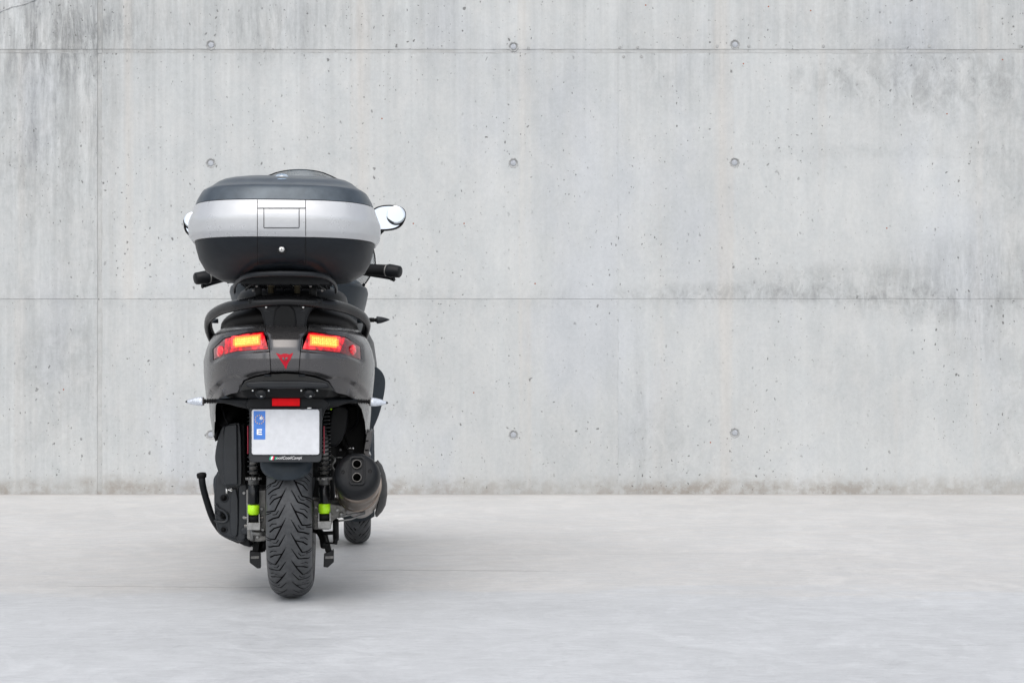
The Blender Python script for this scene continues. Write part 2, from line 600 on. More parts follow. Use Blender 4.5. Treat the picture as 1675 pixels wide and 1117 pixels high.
def floor_mat():
    m, nt, b = newmat('trowelled_concrete')
    pos = nt.nodes.new('ShaderNodeNewGeometry').outputs['Position']
    sx = N(nt, 'ShaderNodeSeparateXYZ', {'Vector': pos})
    X, Y = sx.outputs[0], sx.outputs[1]
    big = noise(nt, mapping(nt, pos, (.6, .8, 1)), 1.2, 7, .62, .6)
    sw = noise(nt, mapping(nt, pos, (1.0, 1.6, 1)), 4.5, 10, .74, 1.2)
    stk = noise(nt, mapping(nt, pos, (1.0, 3.2, 1)), 13, 8, .72, .8)
    fine = noise(nt, mapping(nt, pos, (1, 1.5, 1)), 75, 5, .75)
    v = M_(nt, 'ADD', 1.0, M_(nt, 'MULTIPLY', M_(nt, 'SUBTRACT', big, .5), .34))
    v = M_(nt, 'ADD', v, M_(nt, 'MULTIPLY', M_(nt, 'SUBTRACT', sw, .5), .34))
    v = M_(nt, 'ADD', v, M_(nt, 'MULTIPLY', M_(nt, 'SUBTRACT', stk, .5), .42))
    v = M_(nt, 'ADD', v, M_(nt, 'MULTIPLY', M_(nt, 'SUBTRACT', fine, .5), .26))
    pat = MR(nt, noise(nt, mapping(nt, pos, (1.0, .9, 1), (3, 1, 0)), 3.2, 9, .70, 2.2), .49, .57, -.02, .032)
    sc1 = MR(nt, noise(nt, mapping(nt, pos, (1.0, 1.3, 1), (1, 8, 0)), 22, 7, .75, 1.0), .56, .70, 0, .11)
    sc2 = MR(nt, noise(nt, mapping(nt, pos, (.35, 2.2, 1), (7, 2, 0)), 9, 8, .75, 1.5), .56, .72, 0, .09)
    v = M_(nt, 'SUBTRACT', M_(nt, 'ADD', v, pat), M_(nt, 'ADD', sc1, sc2))
    # bluish grey tint nearer the camera, ragged edge
    edge = M_(nt, 'ADD', Y, M_(nt, 'MULTIPLY', M_(nt, 'SUBTRACT', noise(nt, mapping(nt, pos, (.8, 2, 1)), 1.3, 9, .68), .5), 1.3))
    near = MR(nt, edge, 4.70, 4.50)
    col = MIX(nt, MR(nt, sw, .35, .65), (.545, .543, .533, 1), (.562, .550, .530, 1))
    col = MIX(nt, near, col, (.530, .540, .545, 1))
    vv = N(nt, 'ShaderNodeCombineColor', {'Red': v, 'Green': v, 'Blue': v}).outputs[0]
    col = MIX(nt, 1.0, col, vv, 'MULTIPLY')
    # cracks, and left of the rear tyre a painted shadow edge: y position, x from, x to, half width, strength, slope
    wob = M_(nt, 'MULTIPLY', M_(nt, 'SUBTRACT', noise(nt, mapping(nt, pos, (1, 0, 0)), 6.0, 8, .6), .5), .09)
    ck = None
    for y0, xa, xb, hw, s, sl in ((5.12, -.62, .25, .007, .8, -.03), (5.6, -.55, 1.0, .005, .4, .05), (4.66, -1.5, -.55, .010, .4, -.05), (6.3, .5, 1.9, .003, .25, .04), (3.62, 1.0, 1.4, .002, .5, .04)):
        yy = M_(nt, 'ADD', M_(nt, 'MULTIPLY_ADD', X, sl, y0), wob)
        d = M_(nt, 'ABSOLUTE', M_(nt, 'SUBTRACT', Y, yy))
        q = M_(nt, 'MULTIPLY', MR(nt, d, hw, hw * .3, 0, s), M_(nt, 'MULTIPLY', MR(nt, X, xa, xa + .15), MR(nt, X, xb, xb - .25)))
        ck = q if ck is None else M_(nt, 'MAXIMUM', ck, q)
    col = MIX(nt, ck, col, (.12, .115, .11, 1))
    vo = N(nt, 'ShaderNodeTexVoronoi', {'Vector': pos, 'Scale': 6.0}, feature='F1')
    sep = N(nt, 'ShaderNodeSeparateColor', {'Color': vo.outputs['Color']})
    sp = M_(nt, 'MULTIPLY', MR(nt, vo.outputs['Distance'], .05, .03), M_(nt, 'MULTIPLY', MR(nt, sep.outputs[0], .8, .85), MR(nt, X, 1.0, 1.8)))
    col = MIX(nt, M_(nt, 'MULTIPLY', sp, .6), col, (.2, .15, .12, 1))
    # grime where wall meets floor
    gr = M_(nt, 'MULTIPLY', MR(nt, M_(nt, 'ADD', Y, M_(nt, 'MULTIPLY', M_(nt, 'SUBTRACT', stk, .5), .3)), 8.50, 8.665), .55)
    col = MIX(nt, gr, col, (.33, .30, .27, 1))
    nt.links.new(col, b.inputs['Base Color'])
    nt.links.new(MR(nt, sw, .3, .7, .5, .72), b.inputs['Roughness'])
    b.inputs['Specular IOR Level'].default_value = .35
    h = M_(nt, 'SUBTRACT', M_(nt, 'ADD', M_(nt, 'MULTIPLY', sw, .5), M_(nt, 'MULTIPLY', fine, .12)), M_(nt, 'MULTIPLY', ck, .6))
    bp = N(nt, 'ShaderNodeBump', {'Height': h, 'Strength': .25, 'Distance': .006})
    nt.links.new(bp.outputs[0], b.inputs['Normal'])
    return m


MT['wall'], MT['strip'], MT['floor'] = wall_mat(), wall_mat(True), floor_mat()
MT['plug'] = mat('plug_grout', (.40, .42, .45), .7, var=.1, nsc=80, grain=.6, gsc=200)
MT['hole'] = mat('hole_grout', (.36, .365, .36), .85, var=.2, nsc=60, grain=.8, gsc=200)

# ------------------------------------------------------------------ ground and wall
g = obj('ground', mesh('ground', [(-300, -300, 0), (300, -300, 0), (300, 300, 0), (-300, 300, 0)], [(0, 1, 2, 3)]), MT['floor'])
g['kind'] = 'structure'

WY = 8.66
wall = bpy.data.objects.new('concrete_wall', None)
COL.objects.link(wall)
wall.location = (0, WY, 0)
wall['label'] = 'tall pale cast concrete wall with tie holes, joints and water stains behind the scooter'
wall['category'] = 'wall'
_, Z1 = wallpx(0, 84)
_, Z2 = wallpx(0, 489)
XV = wallpx(163, 0)[0]
XM = wallpx(1011, 0)[0]
DEP = .30
core = MB()
core.add(box((0, .0022 + DEP / 2, 2.05), (60.2, DEP, 4.1 - .002)))
core.build('joint_core', MT['strip'], wall, smooth=False)

cols = [(-30, -12.4, .002, .002), (-12.4, -8.6, .002, .002), (-8.6, -5.52, .002, .012), (-5.52, XV, .012, .014), (XV, XM, .014, .0003), (XM, 3.71, .0003, .01), (3.71, 6.8, .01, .002), (6.8, 12.4, .002, .002), (12.4, 30, .002, .002)]
rows = [(.0, Z2, 0, .0014), (Z2, Z1, .0014, .012), (Z1, 4.1, .012, 0)]
HOLES = [(345, 74), (345, 267), (345, 711), (840, 77), (840, 267), (840, 711), (1202, 73), (1202, 266), (1202, 708)]
HW = [wallpx(*h) for h in HOLES]
for (xa, xb, ga, gb) in cols:
    for (za, zb, gc, gd) in rows:
        x0, x1, z0, z1 = xa + ga, xb - gb, za + gc, zb - gd
        near_ = -5 < x0 and x1 < 5
        st = .025 if near_ else .5
        def side(a, b, fixed, horiz):
            n = max(2, int(abs(b - a) / st))
            out = []
            for i in range(n):
                t = a + (b - a) * i / n
                j = (random.uniform(-1, 1) * .0008 + math.sin(t * 9) * .0008 + math.sin(t * 31 + fixed) * .0006) if 0 < i else 0
                if (horiz and fixed in (0, 4.1)):
                    j = 0
                out.append((t, fixed + j) if horiz else (fixed + j, t))
            return out
        pts = side(x0, x1, z0, True) + side(z0, z1, x1, False) + side(x1, x0, z1, True) + side(z1, z0, x0, False)
        yf = random.uniform(-.0008, .0008)
        o = MB().add(prism([Vector((x, yf, z)) for x, z in pts], [Vector((x, .0019, z)) for x, z in pts])).build('concrete_panel', MT['wall'], wall, smooth=False)
        for hx, hz in HW:
            if x0 < hx < x1 and z0 < hz < z1:
                c = obj('cut', fixn(mesh('cut', *lathe([(-.02, .0245), (.03, .0225)], (hx, 0, hz), (0, 1, 0), 40))), None, wall)
                boolean(o, c)
                kill(c)
# thin fins of cement left along the open joints
for (p0, p1, off) in (((-4.2, Z1), (4.2, Z1), .0115), ((XV, 0), (XV, 3.6), .0145)):
    for sg in (-1, 1):
        L = math.hypot(p1[0] - p0[0], p1[1] - p0[1])
        n_ = int(L / .02)
        run, rr0 = [], []
        horiz = p0[1] == p1[1]
        for i in range(n_ + 1):
            t = i / n_
            j = .0012 * math.sin(t * L * 7 + sg) + random.uniform(-.0006, .0006)
            x = p0[0] + (p1[0] - p0[0]) * t + (0 if horiz else sg * off + j)
            z = p0[1] + (p1[1] - p0[1]) * t + (sg * off + j if horiz else 0)
            run.append((x, .0006, z))
            rr0.append(max(.0004, .0022 * (.5 + .5 * math.sin(t * L * 2.3 + sg * 2) * math.sin(t * L * 5.1)) + random.uniform(-.0006, .0008)))
        MB().add(tube(run, rr0, 6)).build('joint_fin', MT['strip'], wall)
# the core needs the same bores
co = [o for o in wall.children if o.name.startswith('joint_core')][0]
for hx, hz in HW:
    c = obj('cut', fixn(mesh('cut', *lathe([(-.02, .0235), (.028, .0225)], (hx, 0, hz), (0, 1, 0), 40))), None, wall)
    boolean(co, c)
    kill(c)
for i, (hx, hz) in enumerate(HW):
    ring = MB()
    ring.add(lathe([(.006, .014), (.0058, .0175), (.004, .021), (.0005, .0246)], (hx, 0, hz), (0, 1, 0), 36, cap=False))
    # rough grout collar just proud of the wall
    a = []
    nn = 40
    rr = [.0275 + .004 * math.sin(k * 1.3 + i) * random.random() + random.uniform(0, .003) for k in range(nn)]
    inner = [Vector((hx + .0244 * math.cos(2 * math.pi * k / nn), -.0014, hz + .0244 * math.sin(2 * math.pi * k / nn))) for k in range(nn)]
    outer = [Vector((hx + rr[k] * math.cos(2 * math.pi * k / nn), -.0011, hz + rr[k] * math.sin(2 * math.pi * k / nn))) for k in range(nn)]
    inn2 = [Vector((p.x, .004, p.z)) for p in inner]
    out2 = [Vector((p.x, .002, p.z)) for p in outer]
    ring.add(loft([inn2, inner, outer, out2], False))
    h = ring.build('tie_hole', MT['hole'], wall)
    pl = MB().add(lathe([(.02, .0165), (.0028, .0165), (.0018, .0152), (.0018, .001)], (hx + random.uniform(-.002, .002), 0, hz + random.uniform(-.002, .002)), (0, 1, 0), 28))
    pl.build('plug', MT['plug'], h)
mb = MB()
for px, py in ((1014, 78), (1043, 78), (1020, 92), (1049, 92), (1173, 76), (1225, 76), (1347, 76), (1520, 76), (1669, 76), (864, 79)):
    x, z = wallpx(px, py)
    if py > 84: z -= .004
    MB().add(lathe([(.003, .0095), (-.002, .0088), (-.0024, .006), (-.0012, .001)], (x, 0, z), (0, 1, 0), 14)).build('nail_mark', MT['hole'], wall)
# cast ridge crossing the top left corner of the wall
pts = [wallpx(-40, 36), wallpx(0, 20), wallpx(20, 12), wallpx(38, 8), wallpx(60, -1), wallpx(90, -22)]
MB().add(tube(cr([(x, .0, z) for x, z in pts], 5), [.006 + .003 * math.sin(i * 1.7) for i in range(26)], 8, flat=.6)).build('mortar_ridge', MT['wall'], wall)

# ------------------------------------------------------------------ the scooter
S = bpy.data.objects.new('scooter', None)
COL.objects.link(S)
S.location = (OX, OY, 0)
S.rotation_euler = (0, 0, YAW)
S['label'] = 'grey three-wheeled maxi scooter seen from behind with silver and black top case'
S['category'] = 'scooter'


def part(mb, name, m, parent=S, bev=0, seg=2, smooth=True, label=None):
    o = mb.build(name, MT[m] if isinstance(m, str) else m, parent, smooth, bev, seg)
    if label:
        o['label'] = label
    return o


# ---- tyres
def tyre(name, R0, HWd, hgt, npitch, per, nl, parent, loc, flip=False):
    n = npitch * per
    th = np.linspace(0, 2 * np.pi, n, endpoint=False)
    ph = np.linspace(-R(128), R(128), nl)
    e = 2 / 2.35
    sx = np.sign(np.sin(ph)) * np.abs(np.sin(ph)) ** e
    cx = np.sign(np.cos(ph)) * np.abs(np.cos(ph)) ** e
    X = HWd * sx
    RR = R0 - hgt + hgt * cx
    # groove field
    s = np.sin(ph) * 1.0
    U = np.abs(X / HWd) * 200
    PV = 255.0
    if not flip:
        lines = [([(22, 0), (55, 65), (116, 190), (150, 196), (188, 200)], 5.0, 1), ([(55, 65), (122, 90), (158, 130)], 4.6, 0), ([(24, 138), (82, 245), (130, 258), (172, 285)], 5.0, 1),
                 ([(84, 190), (104, 222), (134, 226)], 2.2, 0), ([(100, 48), (138, 52), (160, 78)], 2.2, 0), ([(150, 210), (192, 228)], 3.0, 0)]
    else:
        lines = [([(20, 200), (90, 100), (185, 0)], 9, 1), ([(60, 255), (120, 170), (190, 90)], 7, 1), ([(26, 110), (50, 70)], 9, 0)]
    A = th[:, None] / (2 * np.pi / npitch) * PV          # running coordinate
    G = np.full((n, nl), 1e3)
    side_shift = np.where(X < 0, 0.0, PV / 2)[None, :]
    for poly, wd, tip in lines:
        for rep in (-2, -1, 0, 1, 2):
            for (a, b), i in zip(zip(poly[:-1], poly[1:]), range(9)):
                V = (A + side_shift) % PV
                ax, av, bx, bv = a[0], a[1] + rep * PV, b[0], b[1] + rep * PV
                if max(av, bv) < -20 or min(av, bv) > PV + 20:
                    continue
                dx, dv = bx - ax, bv - av
                t = np.clip(((U[None, :] - ax) * dx + (V - av) * dv) / (dx * dx + dv * dv), 0, 1)
                d = np.hypot(U[None, :] - (ax + t * dx), V - (av + t * dv))
                w_ = .95 * (wd * (.3 + .7 * t) if (tip and i == 0) else wd)
                G = np.minimum(G, d - w_)
    top = (np.cos(ph) > -.05)[None, :]
    dep = np.clip(.5 - G / 2.6, 0, 1) * .0055 * top
    rad = RR[None, :] - dep * np.cos(ph)[None, :].clip(0.15, 1)
    xx = X[None, :] - dep * np.sin(ph)[None, :] * .6
    # running coordinate must grow downwards at the back (-Y) of the wheel
    yy = -np.cos(th)[:, None] * rad
    zz = -np.sin(th)[:, None] * rad
    V = np.stack([np.broadcast_to(xx, yy.shape), yy, zz + R0], -1).reshape(-1, 3)
    i, j = np.meshgrid(np.arange(n), np.arange(nl - 1), indexing='ij')
    i2 = (i + 1) % n
    Fc = np.stack([i * nl + j, i * nl + j + 1, i2 * nl + j + 1, i2 * nl + j], -1).reshape(-1, 4)
    me = bpy.data.meshes.new(name)
    me.vertices.add(len(V))
    me.vertices.foreach_set('co', V.ravel())
    me.loops.add(Fc.size)
    me.loops.foreach_set('vertex_index', Fc.ravel())
    me.polygons.add(len(Fc))
    me.polygons.foreach_set('loop_start', np.arange(len(Fc)) * 4)
    me.update(calc_edges=True)
    me.validate()
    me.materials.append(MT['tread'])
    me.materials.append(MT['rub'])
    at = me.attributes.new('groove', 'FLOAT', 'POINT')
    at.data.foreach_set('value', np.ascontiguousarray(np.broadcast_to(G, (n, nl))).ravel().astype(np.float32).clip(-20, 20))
    gm = (np.abs(X)[None, :] > HWd * .985) & (np.cos(ph)[None, :] < .2)
    gm = np.broadcast_to(gm, (n, nl))
    fm = (gm[i, j] | gm[i2, j + 1]).astype(int).ravel()
    me.polygons.foreach_set('material_index', fm)
    me.polygons.foreach_set('use_smooth', [True] * len(Fc))
    o = bpy.data.objects.new('tyre', me)
    COL.objects.link(o)
    o.parent = parent
    o.location = loc
    return o


def wheel(name, loc, R0, HWd, hgt, npitch, per, nl, rimr, flip):
    mb = MB()
    hw = HWd * .74
    mb.add(lathe([(-hw, rimr + .006), (-hw, rimr - .008), (-hw * .8, rimr - .012), (-hw * .5, rimr - .03), (hw * .5, rimr - .03), (hw * .8, rimr - .012), (hw, rimr - .008), (hw, rimr + .006), (hw * .75, rimr + .002), (-hw * .75, rimr + .002), (-hw, rimr + .006)], (0, 0, R0), (1, 0, 0), 64, cap=False))
    mb.add(lathe([(-.05, .045), (-.05, .0), (.05, .0), (.05, .045), (-.05, .045)][1:-1] if False else [(-.052, .030), (-.045, .045), (.045, .045), (.052, .030)], (0, 0, R0), (1, 0, 0), 32))
    for i in range(5):
        a = 2 * math.pi * i / 5
        d = Vector((0, math.cos(a), math.sin(a)))
        t = Vector((0, -math.sin(a), math.cos(a)))
        for sgn in (-1, 1):
            mb.add(tube([Vector((0, 0, R0)) + d * .04 + t * .01 * sgn, Vector((0, 0, R0)) + d * (rimr - .02) + t * .035 * sgn], [.016, .011], 8, flat=.7))
    o = part(mb, name, 'bodyd')
    o.location = loc
    tyre('tyre', R0, HWd, hgt, npitch, per, nl, o, (0, 0, 0), flip)
    for s in (-1, 1):
        dm = MB().add(lathe([(0, .055), (0, .12), (.004, .12), (.004, .055), (0, .055)], (s * (hw + .012 if flip else hw - .015), 0, R0), (1, 0, 0), 48, cap=False))
        if s == 1 or flip:
            part(dm, 'brake_disc', 'steel', o)
    return o


wheel('rear_wheel', (.005, 0, 0), .265, .0685, .064, 19, 76, 150, .175, False)
wheel('front_wheel', (.21, 1.5, 0), .244, .055, .052, 19, 24, 56, .165, True)
wheel('front_wheel', (-.21, 1.5, 0), .244, .055, .052, 19, 24, 56, .165, True)
for s in (-1, 1):       # front mudguards and forks
    rings = []
    for i in range(15):
        a = R(-30 + i * 180 / 14)
        c = Vector((s * .21, 1.5, .244))
        d = Vector((0, -math.cos(a), math.sin(a)))
        rings.append([c + d * (.27 - .035 * (u ** 2)) + Vector((u * .068, 0, 0)) for u in (-1, -.8, -.4, 0, .4, .8, 1)])
    o = part(MB().add(loft(rings, False, False)), 'front_mudguard', 'fairing')
    solid(o, .004)
    part(MB().add(tube([(s * .115, 1.5, .25), (s * .12, 1.42, .75)], .027, 14)).add(tube([(s * .10, 1.5, .244), (s * .21, 1.5, .244)], .02, 12)).add(tube([(0, 1.43, .62), (s * .12, 1.43, .60)], .02, 10)), 'front_fork', 'deep')

# ---- top case : lofted about its own outline
CLV = [  # z, half width, rear y, front y
    (.950, .150, -.345, -.14), (.953, .187, -.375, -.12), (.960, .200, -.40, -.11), (.976, .226, -.445, -.10), (1.007, .243, -.505, -.085), (1.040, .2515, -.540, -.08), (1.0535, .2535, -.5465, -.08),
    (1.0545, .2590, -.5490, -.078), (1.0600, .2625, -.5530, -.077), (1.068, .2680, -.5600, -.076), (1.072, .2700, -.5618, -.075), (1.090, .2718, -.5650, -.075), (1.108, .2712, -.5665, -.075), (1.114, .2690, -.5655, -.075), (1.140, .2590, -.5580, -.078), (1.150, .2560, -.5525, -.08), (1.1545, .2545, -.5500, -.08),
    (1.1560, .2530, -.5480, -.08), (1.172, .2470, -.5420, -.082), (1.190, .2370, -.5340, -.085), (1.1965, .2325, -.5290, -.09), (1.2005, .2270, -.5170, -.092), (1.213, .2100, -.4720, -.10), (1.228, .1930, -.4350, -.11),
    (1.238, .1770, -.3950, -.12), (1.246, .1550, -.3500, -.14), (1.252, .1150, -.3250, -.17), (1.2535, .060, -.3050, -.20)]


def interp(tab, z, k):
    for a, b in zip(tab[:-1], tab[1:]):
        if z <= b[0]:
            t = (z - a[0]) / (b[0] - a[0]) if b[0] > a[0] else 0
            return a[k] + (b[k] - a[k]) * max(0, t)
    return tab[-1][k]


def se(a, yr, yf, z, n=96, e=2.9, off=0.0):
    yc = -.29
    out = []
    for j in range(n):
        t = 2 * math.pi * j / n
        c, s_ = math.cos(t), math.sin(t)
        x = math.copysign(abs(c) ** (2 / e), c) * (a + off)
        b = (yf - yc + off) if s_ > 0 else (yc - yr + off)
        y = yc + math.copysign(abs(s_) ** (2 / e), s_) * b
        out.append(Vector((x, y, z)))
    return out


def caseshell(z0, z1, off=0.0):
    zs = sorted({z0, z1} | {l[0] for l in CLV if z0 < l[0] < z1})
    fine = []
    for a, b in zip(zs[:-1], zs[1:]):
        fine.append(a)
        if b - a > .01:
            fine.append((a + b) / 2)
    fine.append(zs[-1])
    return [se(interp(CLV, z, 1), interp(CLV, z, 2), interp(CLV, z, 3), z, off=off) for z in fine]


def casehit(px, py, off=.001):
    """where the pixel's line of sight meets the case"""
    lo, hi = -.75, -.29
    def ins(k):
        p = P(px, py, k)
        if not CLV[0][0] <= p.z <= CLV[-1][0]:
            return False
        a, yr = interp(CLV, p.z, 1), interp(CLV, p.z, 2)
        return (abs(p.x) / a) ** 2.9 + (max(0, (-.29 - k)) / (-.29 - yr)) ** 2.9 <= 1
    for _ in range(40):
        m = (lo + hi) / 2
        if ins(m):
            hi = m
        else:
            lo = m
    p = P(px, py, hi)
    p.y -= off
    return p


case = part(MB().add(loft(caseshell(.950, 1.0537))), 'top_case', 'casebk', bev=.0012, label='black lower shell of the top case')
for p in case.data.polygons: p.use_smooth = True
band = part(MB().add(loft(caseshell(1.0545, 1.1545))), 'silver_band', 'silver', case, bev=.001)
lid = part(MB().add(loft(caseshell(1.1562, 1.2535))), 'lid', 'lid', case, bev=.001)
part(MB().add(loft(caseshell(1.1530, 1.1575, -.002))), 'lid_seal', 'rub', case)


def strip(pts, wd, hitf, off, n=10, thick=.0008):
    """thin raised or dark strip following a surface; pts in photo pixels, wd in pixels"""
    path = []
    for a, b in zip(pts[:-1], pts[1:]):
        for i in range(n):
            path.append((a[0] + (b[0] - a[0]) * i / n, a[1] + (b[1] - a[1]) * i / n))
    path.append(pts[-1])
    L, Rr = [], []
    for i, p in enumerate(path):
        q0, q1 = path[max(i - 1, 0)], path[min(i + 1, len(path) - 1)]
        dx, dy = q1[0] - q0[0], q1[1] - q0[1]
        l = math.hypot(dx, dy) or 1
        nx, ny = -dy / l * wd / 2, dx / l * wd / 2
        L.append(hitf(p[0] + nx, p[1] + ny, off))
        Rr.append(hitf(p[0] - nx, p[1] - ny, off))
    vs = L + Rr
    m = len(path)
    back = [v + Vector((0, thick, 0)) for v in vs]
    fs = [(i, i + 1, m + i + 1, m + i) for i in range(m - 1)] + [(2 * m + i, 3 * m + i, 3 * m + i + 1, 2 * m + i + 1) for i in range(m - 1)]
    fs += [(i, 2 * m + i, 2 * m + i + 1, i + 1) for i in range(m - 1)] + [(m + i, m + i + 1, 3 * m + i + 1, 3 * m + i) for i in range(m - 1)]
    return vs + back, fs


def patch(top, bot, hitf, off, thick, nu=24, nv=6):
    """solid skin between two pixel polylines laid on a surface"""
    def samp(pl, t):
        t = t * (len(pl) - 1)
        i = min(int(t), len(pl) - 2)
        f = t - i
        return pl[i][0] + (pl[i + 1][0] - pl[i][0]) * f, pl[i][1] + (pl[i + 1][1] - pl[i][1]) * f
    fr = []
    for j in range(nv + 1):
        for i in range(nu + 1):
            a, b = samp(top, i / nu), samp(bot, i / nu)
            f = j / nv
            fr.append(hitf(a[0] + (b[0] - a[0]) * f, a[1] + (b[1] - a[1]) * f, off))
    bk = [v + Vector((0, thick, 0)) for v in fr]
    n = nu + 1
    K = len(fr)
    fs = grid_faces(nv + 1, n, False) + [f[::-1] for f in grid_faces(nv + 1, n, False, K)]
    rim = [i for i in range(n)] + [j * n + nu for j in range(1, nv + 1)] + [nv * n + i for i in range(nu - 1, -1, -1)] + [j * n for j in range(nv - 1, 0, -1)]
    for a, b in zip(rim, rim[1:] + rim[:1]):
        fs.append((a, a + K, b + K, b))
    return fr + bk, fs


mb = MB()
for pts in ([(421, 327), (421, 433)], [(500, 327), (500, 433)]):
    mb.add(strip(pts, .9, casehit, .0007, 24))
mb.add(strip([(421.5, 341), (499.5, 341)], .9, casehit, .0008, 20))
mb.add(strip([(431.5, 341), (431.5, 372), (433, 373.3), (488, 373.3), (489.5, 372), (489.5, 341)], .9, casehit, .0008, 8))
part(mb, 'panel_gap', 'deep', case)
part(MB().add(patch([(432.4, 342.2), (488.7, 342.2)], [(432.8, 372.2), (488.3, 372.2)], casehit, .0022, .004)), 'latch_handle', 'silver', case, bev=.0008)
part(MB().add(patch([(422.0, 328), (499.2, 328)], [(422.0, 340.2), (499.2, 340.2)], casehit, .0012, .003)), 'hinge_cover', 'silver', case, bev=.0006)
part(MB().add(patch([(422.2, 391), (499, 391)], [(423, 431), (498, 431)], casehit, .0016, .004)), 'lock_panel', 'casebk', case, bev=.0008)
c = casehit(461, 408, 0)
part(MB().add(lathe([(.004, .014), (-.003, .0135), (-.0045, .012), (-.003, .009), (-.003, .001)], c, (0, 1, 0), 36)), 'lock_surround', 'black', case)
part(MB().add(lathe([(-.002, .0078), (-.0065, .0078), (-.0075, .007), (-.0075, .0005)], c, (0, 1, 0), 28)), 'lock_barrel', 'steel', case)
part(MB().add(box(c + Vector((0, -.0076, 0)), (.0016, .0008, .007))), 'keyhole', 'deep', case, smooth=False)
hx = [casehit(461 + 11 * a, 289 + 4.2 * b, .0016) for a, b in ((-1, 0), (-.7, -.85), (0, -1), (.7, -.85), (1, 0), (.7, .85), (0, 1), (-.7, .85))]
part(MB().add(prism(hx, [p + Vector((0, .006, -.004)) for p in hx])), 'badge', 'badge', case, bev=.0008)
c = casehit(461, 289, .0022)
part(MB().add(prism([c + Vector((x * .009, -z * .002, z * .0035)) for x, z in ((-1, 0), (0, 1), (1, 0), (0, -1))], [c + Vector((x * .009, .003, z * .0035)) for x, z in ((-1, 0), (0, 1), (1, 0), (0, -1))])), 'badge_emblem', 'whitep', case)
# ribbed slot along the bottom of the lock side
part(MB().add(strip([(450, 433.5), (478, 433.5)], 1.0, casehit, .0008, 6)), 'lower_slot', 'deep', case)

# ---- windscreen (behind the case, over the bars)
rows_ = [(278, 5.5, 40, .86, 490), (290, 5, 66, .84, 489), (310, 4, 88, .80, 488), (350, 3, 112, .76, 486), (400, 2, 124, .72, 485.5), (430, 1, 128.5, .70, 485.5), (450, 0, 121, .685, 485.5), (464, 0, 112, .68, 485.5)]
rings = []
for py, dr_, hwp, k, cxp in rows_:
    rings.append([P(cxp + hwp * u, py + dr_ * abs(u) ** 2.2, k + .16 * (1 - abs(u) ** 2.2)) for u in [i / 14 - 1 for i in range(29)]])
ws = part(MB().add(loft(rings, False, False)), 'windscreen', 'glass')
solid(ws, .004)
edge = [r[0] for r in rings[::-1]] + rings[0][1:-1] + [r[-1] for r in rings]
part(MB().add(tube(cr(edge, 2), .0024, 6)), 'edge_trim', 'deep', ws)

# ---- mirrors
def mirror(pts, centre, k, blind, arm_to):
    P3 = [P(x, y, k) for x, y in chaikin2(pts)]
    c = sum(P3, Vector()) / len(P3)
    nrm = Vector((0.0, -1, .10)).normalized()
    def flat(p):
        d = p - c
        return c + Vector((d.x, d.z * .10, d.z))
    ringA = [flat(p) for p in P3]
    rings = []
    for s_, dy in ((.95, -.002), (.99, -.003), (1.0, .0), (1.0, .012), (.93, .035), (.7, .055), (.35, .066)):
        rings.append([c + (p - c) * s_ + Vector((0, dy, 0)) for p in ringA])
    sh = part(MB().add(loft(rings)), 'mirror', 'rub')
    gl = [c + (p - c) * .88 + Vector((0, -.0035, 0)) for p in ringA]
    gi = [c + (p - c) * .88 + Vector((0, .0005, 0)) for p in ringA]
    part(MB().add(prism(gl, gi)), 'mirror_glass', 'mirror', sh, smooth=False)
    bc = flat(P(*blind[:2], k)) + Vector((0, -.004, 0))
    r = blind[2] / (F / (OY + k))
    part(MB().add(lathe([(.0, r), (-.0006, r * .98), (-.0011, r * .7), (-.0014, r * .3), (-.0015, .0005)], bc, (0, 1, -.1), 40)), 'blind_spot_mirror', 'mirror', sh)
    arc = []
    a0, a1 = blind[3]
    for i in range(17):
        a = R(a0 + (a1 - a0) * i / 16)
        arc.append(bc + Vector((math.cos(a) * r * 1.02, -.001 + math.sin(a) * r * .1, math.sin(a) * r * 1.02)))
    part(MB().add(tube(arc, [.0006 + .0020 * math.sin(math.pi * i / 16) for i in range(17)], 6)), 'blind_spot_rim', 'deep', sh)
    part(MB().add(tube([c + Vector((0, .04, -.03)), arm_to], [.009, .012], 10)), 'mirror_arm', 'black', sh)


def chaikin2(p):
    return [(q.x, q.y) for q in chaikin([(a, b, 0) for a, b in p], 2)]


mirror([(590, 352), (606, 345), (618, 337), (636, 334.5), (655, 336.5), (664.5, 345), (664, 359), (655, 373), (637, 378), (612, 378), (590, 376)], None, .55, (648, 352, 15.5, (-170, -5)), P(560, 440, .9))
mirror([(378, 352), (352, 345), (330, 349), (312, 350), (302, 356), (299.5, 368), (303, 381), (314, 389), (340, 392), (378, 386)], None, .55, (315, 361, 14, (-185, -60)), P(420, 440, .9))

